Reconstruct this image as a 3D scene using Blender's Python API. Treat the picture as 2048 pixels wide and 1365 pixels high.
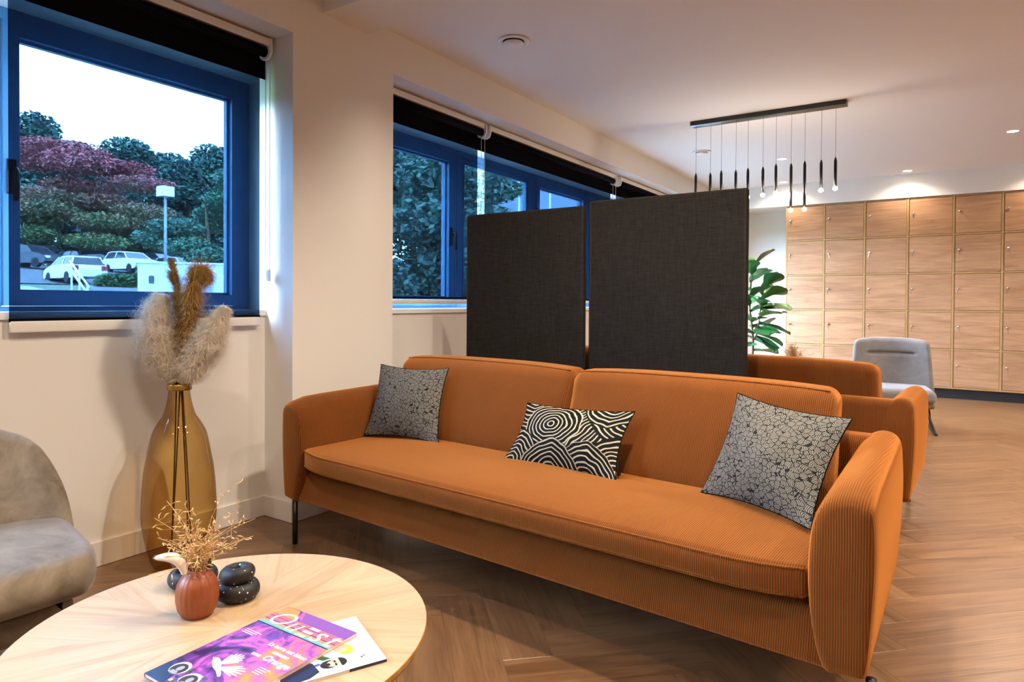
import bpy, bmesh, math, random
import numpy as np
from mathutils import Vector, Matrix
from math import sin, cos, pi, radians, sqrt, atan2

for o in list(bpy.data.objects):
    bpy.data.objects.remove(o, do_unlink=True)
SC = bpy.context.scene
COL = SC.collection
random.seed(7)

# ------------------------------------------------------------------ camera
cam_d = bpy.data.cameras.new('camera')
cam = bpy.data.objects.new('camera', cam_d)
COL.objects.link(cam)
YAW, PITCH, ROLL = 0.580932, -0.013087, 0.005849
F_ = Vector((-sin(YAW) * cos(PITCH), cos(YAW) * cos(PITCH), sin(PITCH)))
R0 = Vector((cos(YAW), sin(YAW), 0))
U0 = R0.cross(F_)
R_ = R0 * cos(ROLL) + U0 * sin(ROLL)
U_ = R_.cross(F_)
m = Matrix.Identity(4)
for i in range(3):
    m[i][0], m[i][1], m[i][2] = R_[i], U_[i], -F_[i]
m[2][3] = 1.14
cam.matrix_world = m
cam_d.sensor_width = 36.0
cam_d.lens = 1320 * 36 / 2048
cam_d.shift_y = -0.0298
cam_d.clip_start = 0.05
cam_d.clip_end = 400
SC.camera = cam

# ------------------------------------------------------------------ world, exposure
W = bpy.data.worlds.new('dusk_sky')
SC.world = W
W.use_nodes = True
bg = W.node_tree.nodes['Background']
bg.inputs['Color'].default_value = (0.53, 0.71, 1.0, 1)
bg.inputs['Strength'].default_value = 60.0
SC.view_settings.view_transform = 'Standard'
SC.view_settings.look = 'None'
SC.view_settings.exposure = 0.62
SC.view_settings.gamma = 1.0
SC.view_settings.use_curve_mapping = False
SC.cycles.use_denoising = True
SC.cycles.max_bounces = 10
SC.cycles.transparent_max_bounces = 24
SC.cycles.diffuse_bounces = 5
SC.cycles.sample_clamp_indirect = 6.0
SC.cycles.caustics_reflective = False
SC.cycles.caustics_refractive = False
LAMP_COL = (1.0, 0.84, 0.66)
SPOT_W = 200.0

# ------------------------------------------------------------------ helpers
def lin(r, g, b):
    f = lambda c: (c / 255 / 12.92) if c / 255 <= 0.04045 else ((c / 255 + 0.055) / 1.055) ** 2.4
    return (f(r), f(g), f(b), 1)

def tag(o, label=None, cat=None, group=None, kind=None):
    if label: o['label'] = label
    if cat: o['category'] = cat
    if group: o['group'] = group
    if kind: o['kind'] = kind
    return o

def link(name, mesh, parent=None, mat=None, smooth=False):
    o = bpy.data.objects.new(name, mesh)
    COL.objects.link(o)
    if parent: o.parent = parent
    if mat and not mesh.materials: mesh.materials.append(mat)
    if smooth: mesh.shade_smooth()
    return o

def empty(name, loc=(0, 0, 0), rz=0.0, rot=None):
    o = bpy.data.objects.new(name, None)
    o.empty_display_size = 0.05
    o.location = loc
    o.rotation_euler = rot or (0, 0, rz)
    COL.objects.link(o)
    return o

def copy_tree(o, parent=None):
    c = o.copy()
    COL.objects.link(c)
    c.parent = parent
    for ch in list(o.children):
        copy_tree(ch, c)
    return c

class MB:
    """collects vertices and faces of one mesh"""
    def __init__(s):
        s.v, s.f = [], []
    def add(s, vs, fs):
        b = len(s.v)
        s.v += [tuple(v) for v in vs]
        s.f += [tuple(i + b for i in f) for f in fs]
        return s
    def box(s, x0, x1, y0, y1, z0, z1):
        vs = [(x0, y0, z0), (x1, y0, z0), (x1, y1, z0), (x0, y1, z0), (x0, y0, z1), (x1, y0, z1), (x1, y1, z1), (x0, y1, z1)]
        fs = [(0, 3, 2, 1), (4, 5, 6, 7), (0, 1, 5, 4), (1, 2, 6, 5), (2, 3, 7, 6), (3, 0, 4, 7)]
        return s.add(vs, fs)
    def lathe(s, prof, n=32, c=(0, 0), flute=None, cap0=True, cap1=True):
        vs, fs = [], []
        for (r, z) in prof:
            for k in range(n):
                a = 2 * pi * k / n
                rr = r * (1 + (flute(a, z) if flute else 0))
                vs.append((c[0] + rr * cos(a), c[1] + rr * sin(a), z))
        for i in range(len(prof) - 1):
            for k in range(n):
                k2 = (k + 1) % n
                fs.append((i * n + k, i * n + k2, (i + 1) * n + k2, (i + 1) * n + k))
        if cap0: fs.append(tuple(reversed(range(n))))
        if cap1: fs.append(tuple((len(prof) - 1) * n + k for k in range(n)))
        return s.add(vs, fs)
    def tube(s, pts, r, n=8, cap=True):
        pts = [Vector(p) for p in pts]
        rs = r if isinstance(r, (list, tuple)) else [r] * len(pts)
        vs, fs = [], []
        up = None
        for i, p in enumerate(pts):
            t = (pts[min(i + 1, len(pts) - 1)] - pts[max(i - 1, 0)])
            if t.length < 1e-9: t = Vector((0, 0, 1))
            t.normalize()
            if up is None:
                up = Vector((0, 0, 1)) if abs(t.z) < 0.9 else Vector((1, 0, 0))
            a = t.cross(up)
            if a.length < 1e-6:
                a = t.orthogonal()
            a.normalize()
            up = a.cross(t).normalized()
            for k in range(n):
                q = 2 * pi * k / n
                vs.append(p + (a * cos(q) + up * sin(q)) * rs[i])
        for i in range(len(pts) - 1):
            for k in range(n):
                k2 = (k + 1) % n
                fs.append((i * n + k, i * n + k2, (i + 1) * n + k2, (i + 1) * n + k))
        if cap:
            fs.append(tuple(reversed(range(n))))
            fs.append(tuple((len(pts) - 1) * n + k for k in range(n)))
        return s.add(vs, fs)
    def prism(s, outline, z0, z1):
        n = len(outline)
        vs = [(x, y, z0) for x, y in outline] + [(x, y, z1) for x, y in outline]
        fs = [tuple(reversed(range(n))), tuple(range(n, 2 * n))]
        fs += [(k, (k + 1) % n, n + (k + 1) % n, n + k) for k in range(n)]
        return s.add(vs, fs)
    def mesh(s, name):
        me = bpy.data.meshes.new(name)
        me.from_pydata(s.v, [], s.f)
        me.update()
        return me
    def build(s, name, mat, parent=None, smooth=False, fix=False):
        me = s.mesh(name)
        if fix:
            bm = bmesh.new(); bm.from_mesh(me)
            bmesh.ops.recalc_face_normals(bm, faces=bm.faces)
            bm.to_mesh(me); bm.free()
        return link(name, me, parent, mat, smooth)

def rbox(sx, sy, sz, r, seg=4, nx=2, ny=2, nz=2, fn=None, c=(0, 0, 0)):
    """rounded box as an MB, with an optional deformation fn(x, y, z, u, v, w)"""
    def axis(s, n):
        h = s / 2
        rr = min(r, h * 0.999)
        a = [-h + rr * (1 - math.tan(pi / 4 * (1 - t / seg))) for t in range(seg)]
        inner = [(-h + rr) + (s - 2 * rr) * t / n for t in range(n + 1)]
        return a + inner + [-q for q in reversed(a)]
    X, Y, Z = axis(sx, nx), axis(sy, ny), axis(sz, nz)
    X = sorted(set(round(q, 7) for q in X)); Y = sorted(set(round(q, 7) for q in Y)); Z = sorted(set(round(q, 7) for q in Z))
    idx, vs, fs = {}, [], []
    def vert(i, j, k):
        key = (i, j, k)
        if key in idx: return idx[key]
        p = Vector((X[i], Y[j], Z[k]))
        q = Vector((max(-sx / 2 + r, min(sx / 2 - r, p.x)) if sx > 2 * r else 0,
                    max(-sy / 2 + r, min(sy / 2 - r, p.y)) if sy > 2 * r else 0,
                    max(-sz / 2 + r, min(sz / 2 - r, p.z)) if sz > 2 * r else 0))
        d = p - q
        if d.length > 1e-9:
            p = q + d.normalized() * r
        x, y, z = p
        if fn:
            x, y, z = fn(x, y, z, 2 * p.x / sx, 2 * p.y / sy, 2 * p.z / sz)
        idx[key] = len(vs)
        vs.append((x + c[0], y + c[1], z + c[2]))
        return idx[key]
    a, b, d = len(X) - 1, len(Y) - 1, len(Z) - 1
    for i in range(a):
        for j in range(b):
            fs.append((vert(i, j, 0), vert(i, j + 1, 0), vert(i + 1, j + 1, 0), vert(i + 1, j, 0)))
            fs.append((vert(i, j, d), vert(i + 1, j, d), vert(i + 1, j + 1, d), vert(i, j + 1, d)))
    for i in range(a):
        for k in range(d):
            fs.append((vert(i, 0, k), vert(i + 1, 0, k), vert(i + 1, 0, k + 1), vert(i, 0, k + 1)))
            fs.append((vert(i, b, k), vert(i, b, k + 1), vert(i + 1, b, k + 1), vert(i + 1, b, k)))
    for j in range(b):
        for k in range(d):
            fs.append((vert(0, j, k), vert(0, j, k + 1), vert(0, j + 1, k + 1), vert(0, j + 1, k)))
            fs.append((vert(a, j, k), vert(a, j + 1, k), vert(a, j + 1, k + 1), vert(a, j, k + 1)))
    return MB().add(vs, fs)

def spline(pts, n, closed=False):
    P = [Vector(p) for p in pts]
    N = len(P)
    out = []
    segs = N if closed else N - 1
    for s in range(segs):
        g = (lambda i: P[i % N]) if closed else (lambda i: P[max(0, min(N - 1, i))])
        p0, p1, p2, p3 = g(s - 1), g(s), g(s + 1), g(s + 2)
        for q in range(n):
            t = q / n
            out.append(0.5 * ((2 * p1) + (p2 - p0) * t + (2 * p0 - 5 * p1 + 4 * p2 - p3) * t * t + (3 * p1 - p0 - 3 * p2 + p3) * t ** 3))
    if not closed: out.append(P[-1])
    return out

# ------------------------------------------------------------------ node materials
class NT:
    def __init__(s, name):
        s.m = bpy.data.materials.new(name)
        s.m.use_nodes = True
        s.t = s.m.node_tree
        s.b = s.t.nodes['Principled BSDF']
        s.out = s.t.nodes['Material Output']
    def n(s, kind, **kw):
        nd = s.t.nodes.new(kind)
        for k, v in kw.items():
            if k.startswith('i_'):
                nd.inputs[int(k[2:])].default_value = v
            else:
                setattr(nd, k, v)
        return nd
    def l(s, a, b):
        s.t.links.new(a, b)
    def math(s, op, a, b=None, c=None):
        nd = s.n('ShaderNodeMath', operation=op)
        for i, q in enumerate((a, b, c)):
            if q is None: continue
            if isinstance(q, (int, float)): nd.inputs[i].default_value = q
            else: s.l(q, nd.inputs[i])
        return nd.outputs[0]
    def ramp(s, fac, stops, interp='LINEAR'):
        nd = s.n('ShaderNodeValToRGB')
        nd.color_ramp.interpolation = interp
        el = nd.color_ramp.elements
        while len(el) < len(stops): el.new(0.5)
        for e, (p, c) in zip(el, stops):
            e.position = p
            e.color = c if len(c) == 4 else (*c, 1)
        s.l(fac, nd.inputs[0])
        return nd.outputs[0]
    def mix(s, fac, a, b, blend='MIX'):
        nd = s.n('ShaderNodeMix', data_type='RGBA', blend_type=blend)
        for sock, q in ((nd.inputs[0], fac), (nd.inputs[6], a), (nd.inputs[7], b)):
            if isinstance(q, (int, float)): sock.default_value = q
            elif isinstance(q, tuple): sock.default_value = q if len(q) == 4 else (*q, 1)
            else: s.l(q, sock)
        return nd.outputs[2]
    def noise(s, vec, scale, detail=3, rough=0.5, dist=0.0):
        nd = s.n('ShaderNodeTexNoise')
        nd.inputs['Scale'].default_value = scale
        nd.inputs['Detail'].default_value = detail
        nd.inputs['Roughness'].default_value = rough
        nd.inputs['Distortion'].default_value = dist
        if vec is not None: s.l(vec, nd.inputs['Vector'])
        return nd.outputs[0]
    def mapping(s, vec, scale=(1, 1, 1), loc=(0, 0, 0), rot=(0, 0, 0)):
        nd = s.n('ShaderNodeMapping')
        nd.inputs['Scale'].default_value = scale
        nd.inputs['Location'].default_value = loc
        nd.inputs['Rotation'].default_value = rot
        s.l(vec, nd.inputs[0])
        return nd.outputs[0]
    def coord(s, which):
        if not hasattr(s, 'tc'): s.tc = s.n('ShaderNodeTexCoord')
        return s.tc.outputs[which]
    def bump(s, h, strength=0.3, dist=0.001):
        nd = s.n('ShaderNodeBump')
        nd.inputs['Strength'].default_value = strength
        nd.inputs['Distance'].default_value = dist
        s.l(h, nd.inputs['Height'])
        s.l(nd.outputs[0], s.b.inputs['Normal'])
    def base(s, c):
        if isinstance(c, tuple): s.b.inputs['Base Color'].default_value = c if len(c) == 4 else (*c, 1)
        else: s.l(c, s.b.inputs['Base Color'])
    def set(s, **kw):
        for k, v in kw.items():
            s.b.inputs[k.replace('_', ' ')].default_value = v
        return s

def plain(name, col, rough=0.5, metal=0.0, sheen=0.0, var=0.0, scale=20, bump=0.0):
    t = NT(name)
    t.set(Roughness=rough, Metallic=metal)
    c = col if len(col) == 4 else (*col, 1)
    if var or bump:
        h = t.noise(t.coord('Object'), scale, 4)
        if var:
            t.base(t.ramp(h, [(0.3, tuple(q * (1 - var) for q in c[:3])), (0.7, tuple(min(1, q * (1 + var)) for q in c[:3]))]))
        else: t.base(c)
        if bump: t.bump(h, bump, 0.002)
    else:
        t.base(c)
    if sheen:
        t.b.inputs['Sheen Weight'].default_value = sheen
        t.b.inputs['Sheen Roughness'].default_value = 0.5
    return t.m

def emit(name, col, strength):
    t = NT(name)
    t.base((0.8, 0.8, 0.8))
    t.b.inputs['Emission Color'].default_value = (*col, 1)
    t.b.inputs['Emission Strength'].default_value = strength
    return t.m

def wood(name, dark, mid, light, coord='Object', along=0, seed=False, rough=0.45, scale=1.0, uv=False, attr=None, knots=False):
    """timber: grain stretched along one axis"""
    t = NT(name)
    v = t.coord('UV') if uv else t.coord('Object')
    if seed:
        oi = t.n('ShaderNodeObjectInfo')
        cmb = t.n('ShaderNodeCombineXYZ')
        t.l(t.math('MULTIPLY', oi.outputs['Random'], 37.0), cmb.inputs[0])
        t.l(t.math('MULTIPLY', oi.outputs['Random'], 91.0), cmb.inputs[2])
        vm = t.n('ShaderNodeVectorMath', operation='ADD')
        t.l(v, vm.inputs[0]); t.l(cmb.outputs[0], vm.inputs[1])
        v = vm.outputs[0]
    sc = [20 * scale] * 3
    sc[along] = 1.7 * scale
    mv = t.mapping(v, tuple(sc))
    g1 = t.noise(mv, 1.0, 5, 0.6, 0.9)
    sc2 = [110 * scale] * 3
    sc2[along] = 4.0 * scale
    g2 = t.noise(t.mapping(v, tuple(sc2)), 1.0, 3, 0.6, 0.3)
    g = t.math('ADD', t.math('MULTIPLY', g1, 0.7), t.math('MULTIPLY', g2, 0.3))
    c = t.ramp(g, [(0.32, dark), (0.5, mid), (0.68, light)])
    if attr:
        at = t.n('ShaderNodeAttribute', attribute_name=attr)
        hv = t.n('ShaderNodeHueSaturation')
        t.l(t.math('ADD', t.math('MULTIPLY', at.outputs['Fac'], 0.20), 0.88), hv.inputs['Value'])
        t.l(c, hv.inputs['Color'])
        c = hv.outputs[0]
    if seed:
        hv = t.n('ShaderNodeHueSaturation')
        t.l(t.math('ADD', t.math('MULTIPLY', oi.outputs['Random'], 0.14), 0.93), hv.inputs['Value'])
        t.l(c, hv.inputs['Color'])
        c = hv.outputs[0]
    if knots:
        ks = [7.0] * 3
        ks[along] = 2.0
        vo = t.n('ShaderNodeTexVoronoi', feature='F1')
        vo.inputs['Scale'].default_value = 1.0
        t.l(t.mapping(v, tuple(ks)), vo.inputs['Vector'])
        k = t.math('LESS_THAN', vo.outputs['Distance'], 0.06)
        c = t.mix(t.math('MULTIPLY', k, 0.45), c, tuple(q * 0.35 for q in dark[:3]))
    t.base(c)
    t.set(Roughness=rough)
    t.bump(g, 0.12, 0.001)
    return t.m

def glassy(name, tint, rough=0.02, edge=0.75):
    """thin tinted glass: straight-through transmission with a fresnel reflection"""
    t = NT(name)
    tr = t.n('ShaderNodeBsdfTransparent')
    lw = t.n('ShaderNodeLayerWeight')
    lw.inputs['Blend'].default_value = 0.35
    dk = tuple(q * q * edge for q in tint[:3])
    t.l(t.mix(lw.outputs['Facing'], tuple(tint[:3]), dk), tr.inputs['Color'])
    gl = t.n('ShaderNodeBsdfGlossy')
    gl.inputs['Roughness'].default_value = rough
    fr = t.n('ShaderNodeFresnel')
    ge = t.n('ShaderNodeNewGeometry')
    t.l(t.math('SUBTRACT', 1.45, t.math('MULTIPLY', ge.outputs['Backfacing'], 1.45 - 1 / 1.45)), fr.inputs['IOR'])
    mx = t.n('ShaderNodeMixShader')
    t.l(fr.outputs[0], mx.inputs[0]); t.l(tr.outputs[0], mx.inputs[1]); t.l(gl.outputs[0], mx.inputs[2])
    t.l(mx.outputs[0], t.out.inputs['Surface'])
    return t.m

def corduroy(name, ridge, groove):
    t = NT(name)
    ob = t.coord('Object')
    nm = t.coord('Normal')
    so, sn = t.n('ShaderNodeSeparateXYZ'), t.n('ShaderNodeSeparateXYZ')
    t.l(ob, so.inputs[0]); t.l(nm, sn.inputs[0])
    side = t.math('GREATER_THAN', t.math('ABSOLUTE', sn.outputs[0]), 0.72)
    wob = t.math('MULTIPLY', t.noise(ob, 6.0, 2), 0.004)
    px = t.math('ADD', t.math('ADD', t.math('MULTIPLY', so.outputs[0], t.math('SUBTRACT', 1.0, side)), t.math('MULTIPLY', so.outputs[1], side)), wob)
    wv = t.math('ADD', t.math('MULTIPLY', t.math('SINE', t.math('MULTIPLY', px, 2 * pi / 0.0062)), 0.5), 0.5)
    fuzz = t.noise(ob, 420.0, 2)
    mott = t.noise(ob, 9.0, 4, 0.6)
    c = t.mix(wv, groove, ridge)
    hv = t.n('ShaderNodeHueSaturation')
    t.l(t.math('ADD', t.math('ADD', t.math('MULTIPLY', mott, 0.35), 0.72), t.math('MULTIPLY', fuzz, 0.2)), hv.inputs['Value'])
    t.l(c, hv.inputs['Color'])
    t.base(hv.outputs[0])
    t.set(Roughness=0.9)
    t.b.inputs['Specular IOR Level'].default_value = 0.15
    t.b.inputs['Sheen Weight'].default_value = 0.9
    t.b.inputs['Sheen Roughness'].default_value = 0.5
    t.b.inputs['Sheen Tint'].default_value = (0.95, 0.36, 0.085, 1)
    t.bump(t.math('ADD', wv, t.math('MULTIPLY', fuzz, 0.4)), 0.55, 0.0016)
    return t.m

def velvet(name, lo, hi, scale=7.0):
    t = NT(name)
    ob = t.coord('Object')
    a = t.noise(ob, scale, 5, 0.65, 0.6)
    c = t.ramp(a, [(0.3, lo), (0.7, hi)])
    t.base(c)
    t.set(Roughness=0.75)
    t.b.inputs['Specular IOR Level'].default_value = 0.25
    t.b.inputs['Sheen Weight'].default_value = 0.5
    t.b.inputs['Sheen Roughness'].default_value = 0.35
    t.b.inputs['Sheen Tint'].default_value = (0.9, 0.9, 1.0, 1)
    t.bump(t.noise(ob, 300, 2), 0.15, 0.0006)
    return t.m

def weave(name, c1, c2):
    t = NT(name)
    ob = t.coord('Object')
    h = t.noise(t.mapping(ob, (14, 14, 300)), 1.0, 4, 0.7)
    v = t.noise(t.mapping(ob, (300, 300, 14)), 1.0, 4, 0.7)
    s = t.math('MULTIPLY', t.math('ADD', h, v), 0.5)
    t.base(t.ramp(s, [(0.36, c1), (0.64, c2)]))
    t.set(Roughness=0.95)
    t.b.inputs['Specular IOR Level'].default_value = 0.1
    t.bump(s, 0.35, 0.001)
    return t.m

def blind_fabric(name, opening):
    """dark screen weave: an open share of the fabric lets light straight through"""
    t = NT(name)
    tr = t.n('ShaderNodeBsdfTransparent')
    w = t.noise(t.mapping(t.coord('Object'), (1, 900, 900)), 1.0, 1)
    t.l(t.mix(w, tuple(q * 0.93 for q in opening), tuple(q * 1.07 for q in opening)), tr.inputs['Color'])
    df = t.n('ShaderNodeBsdfDiffuse')
    ge = t.n('ShaderNodeNewGeometry')      # black towards the room, lightened towards the glass to bounce daylight onto the frames
    t.l(t.mix(ge.outputs['Backfacing'], (0.006, 0.006, 0.008), (0.20, 0.22, 0.24)), df.inputs['Color'])
    ad = t.n('ShaderNodeAddShader')
    t.l(tr.outputs[0], ad.inputs[0]); t.l(df.outputs[0], ad.inputs[1])
    t.l(ad.outputs[0], t.out.inputs['Surface'])
    return t.m

def leafmat(name, stops, scale=1.0, trans=0.25, grad=None):
    t = NT(name)
    g = t.n('ShaderNodeNewGeometry')
    a = t.noise(g.outputs['Position'], scale, 3, 0.6)
    c = t.ramp(a, stops)
    if grad:
        so = t.n('ShaderNodeSeparateXYZ')
        t.l(t.coord('Object'), so.inputs[0])
        f = t.math('ADD', t.math('MULTIPLY', so.outputs[2], grad[2]), t.math('SUBTRACT', t.math('MULTIPLY', a, grad[3]), grad[4]))
        cl = t.n('ShaderNodeClamp'); t.l(f, cl.inputs[0])
        c2 = t.ramp(t.noise(g.outputs['Position'], scale * 2.3, 2), grad[0])
        c = t.mix(cl.outputs[0], c, c2)
    t.base(c)
    t.set(Roughness=0.6)
    return t.m

M = {}
M['wall'] = plain('wall_paint', (0.80, 0.765, 0.72), 0.75, bump=0.03, scale=60)
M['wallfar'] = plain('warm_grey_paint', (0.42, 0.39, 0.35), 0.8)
M['ceil'] = plain('ceiling_paint', (0.80, 0.785, 0.775), 0.85)
M['skirt'] = plain('skirting_paint', (0.78, 0.74, 0.71), 0.5)
M['sillw'] = plain('sill_paint', (0.84, 0.83, 0.82), 0.4)
M['frame'] = plain('frame_anthracite', (0.075, 0.25, 0.46), 0.4)
M['glass'] = glassy('window_glass', (0.97, 0.985, 0.98), 0.0, 1.0)
M['blind'] = blind_fabric('blind_screen', (0.030, 0.056, 0.082))
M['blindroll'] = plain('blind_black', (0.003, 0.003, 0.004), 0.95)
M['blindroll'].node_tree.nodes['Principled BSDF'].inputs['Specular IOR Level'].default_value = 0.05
M['whiteplastic'] = plain('white_plastic', (0.80, 0.77, 0.72), 0.4)
M['cream'] = plain('cream_bar', (0.82, 0.76, 0.66), 0.4)
M['black'] = plain('black_metal', (0.004, 0.004, 0.005), 0.35)
M['blackrail'] = plain('black_rail', (0.012, 0.012, 0.014), 0.25)
M['cord'] = corduroy('corduroy_rust', (0.19, 0.056, 0.0085, 1), (0.07, 0.0175, 0.0022, 1))
M['velvet'] = velvet('velvet_taupe', (0.125, 0.095, 0.062), (0.30, 0.245, 0.185))
M['velvetg'] = velvet('velvet_grey', (0.17, 0.16, 0.155), (0.26, 0.25, 0.245), 4.0)
M['screen'] = weave('acoustic_fabric', (0.009, 0.0078, 0.0068), (0.029, 0.0245, 0.0205))
M['locker'] = wood('locker_oak', (0.24, 0.115, 0.052), (0.35, 0.185, 0.093), (0.44, 0.25, 0.135), along=0, seed=True, rough=0.5)
M['lockerframe'] = plain('locker_edge', (0.34, 0.20, 0.075), 0.5, var=0.06, scale=30)
M['plinth'] = plain('black_plinth', (0.006, 0.006, 0.007), 0.5)
M['chrome'] = plain('chrome', (0.75, 0.75, 0.75), 0.12, metal=1.0)
M['floor'] = wood('floor_oak', (0.105, 0.047, 0.018), (0.195, 0.098, 0.043), (0.27, 0.148, 0.070), uv=True, along=0, rough=0.34, attr='tone', knots=True)
M['floor'].node_tree.nodes['Principled BSDF'].inputs['Coat Weight'].default_value = 0.25
M['floor'].node_tree.nodes['Principled BSDF'].inputs['Coat Roughness'].default_value = 0.25
M['joint'] = plain('floor_joint', (0.08, 0.04, 0.02), 0.8)
M['tabletop'] = wood('table_veneer', (0.38, 0.235, 0.125), (0.49, 0.335, 0.19), (0.55, 0.40, 0.245), uv=True, along=0, rough=0.4)
M['tablewood'] = wood('table_solid', (0.33, 0.15, 0.03), (0.42, 0.21, 0.05), (0.5, 0.27, 0.08), along=2, rough=0.45)
M['amber'] = glassy('amber_glass', (0.87, 0.71, 0.43), 0.01, 0.6)
M['brass'] = plain('brass_rim', (0.42, 0.26, 0.05), 0.3, metal=0.6)
M['terracotta'] = plain('terracotta_glaze', (0.27, 0.062, 0.014), 0.45, var=0.08, scale=40)
M['plume'] = plain('pampas_white', (0.90, 0.81, 0.68), 0.9)
M['plumeb'] = plain('pampas_brown', (0.42, 0.235, 0.055), 0.9, var=0.25, scale=40)
def fluff(name, col):
    t = NT(name)
    d, tr, mx = t.n('ShaderNodeBsdfDiffuse'), t.n('ShaderNodeBsdfTranslucent'), t.n('ShaderNodeMixShader')
    h = t.noise(t.coord('Object'), 30, 3)
    c = t.ramp(h, [(0.3, tuple(q * 0.86 for q in col)), (0.7, col)])
    t.l(c, d.inputs['Color']); t.l(c, tr.inputs['Color'])
    mx.inputs[0].default_value = 0.5
    t.l(d.outputs[0], mx.inputs[1]); t.l(tr.outputs[0], mx.inputs[2])
    t.l(mx.outputs[0], t.out.inputs['Surface'])
    return t.m
M['plume'] = fluff('pampas_white', (0.97, 0.90, 0.79))
M['bunny_f'] = M['plume']
M['stem'] = plain('dry_stem', (0.09, 0.055, 0.02), 0.8)
M['straw'] = plain('dry_straw', (0.66, 0.44, 0.20), 0.8, var=0.2, scale=60)
M['bunny'] = plain('bunny_tail_fluff', (0.86, 0.76, 0.63), 0.9)
M['bulb'] = emit('bulb_glow', (1.0, 0.86, 0.66), 30)
M['led'] = emit('led_glow', (1.0, 0.88, 0.72), 30)

def speckled(name):
    t = NT(name)
    ob = t.coord('Object')
    vo = t.n('ShaderNodeTexVoronoi', feature='F1')
    vo.inputs['Scale'].default_value = 110
    t.l(ob, vo.inputs['Vector'])
    rare = t.math('GREATER_THAN', t.noise(ob, 55, 2), 0.51)
    sp = t.math('MULTIPLY', t.math('LESS_THAN', vo.outputs['Distance'], 0.21), rare)
    t.base(t.mix(sp, (0.012, 0.012, 0.013), (0.75, 0.72, 0.68)))
    t.set(Roughness=0.58)
    return t.m
M['speckle'] = speckled('speckled_black_ceramic')

def knit(name):
    """grey basket-knit: cells outlined in black, each filled with short pale cords"""
    t = NT(name)
    uv = t.mapping(t.coord('UV'), (1, 1, 1))
    wob = t.n('ShaderNodeVectorMath', operation='ADD')
    nz = t.n('ShaderNodeTexNoise'); nz.inputs['Scale'].default_value = 14
    t.l(uv, nz.inputs['Vector'])
    scl = t.n('ShaderNodeVectorMath', operation='SCALE'); scl.inputs['Scale'].default_value = 0.02
    t.l(nz.outputs['Color'], scl.inputs[0])
    t.l(uv, wob.inputs[0]); t.l(scl.outputs[0], wob.inputs[1])
    v = wob.outputs[0]
    vo = t.n('ShaderNodeTexVoronoi', feature='F1'); vo.inputs['Scale'].default_value = 21
    t.l(v, vo.inputs['Vector'])
    ve = t.n('ShaderNodeTexVoronoi', feature='DISTANCE_TO_EDGE'); ve.inputs['Scale'].default_value = 21
    t.l(v, ve.inputs['Vector'])
    sc = t.n('ShaderNodeSeparateColor'); t.l(vo.outputs['Color'], sc.inputs[0])
    ang = t.math('MULTIPLY', sc.outputs[0], 6.28318)
    sb = t.n('ShaderNodeVectorMath', operation='SUBTRACT'); t.l(v, sb.inputs[0]); t.l(vo.outputs['Position'], sb.inputs[1])
    sx = t.n('ShaderNodeSeparateXYZ'); t.l(sb.outputs[0], sx.inputs[0])
    ax = t.math('ADD', sx.outputs[0], t.math('MULTIPLY', t.math('COSINE', ang), 0.045))
    ay = t.math('ADD', sx.outputs[1], t.math('MULTIPLY', t.math('SINE', ang), 0.045))
    ph = t.math('SQRT', t.math('ADD', t.math('MULTIPLY', ax, ax), t.math('MULTIPLY', ay, ay)))
    st = t.n('ShaderNodeClamp')
    t.l(t.math('ADD', t.math('MULTIPLY', t.math('SINE', t.math('MULTIPLY', ph, 520.0)), 1.0), 0.42), st.inputs[0])
    st = st.outputs[0]
    edge = t.math('GREATER_THAN', ve.outputs['Distance'], 0.045)
    fac = t.math('MULTIPLY', t.math('ADD', t.math('MULTIPLY', st, 0.9), 0.1), edge)
    t.base(t.mix(fac, (0.006, 0.006, 0.008), (0.28, 0.262, 0.215)))
    t.set(Roughness=0.7)
    t.b.inputs['Specular IOR Level'].default_value = 0.2
    t.bump(fac, 0.4, 0.002)
    return t.m
M['knit'] = knit('grey_knit')

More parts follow.
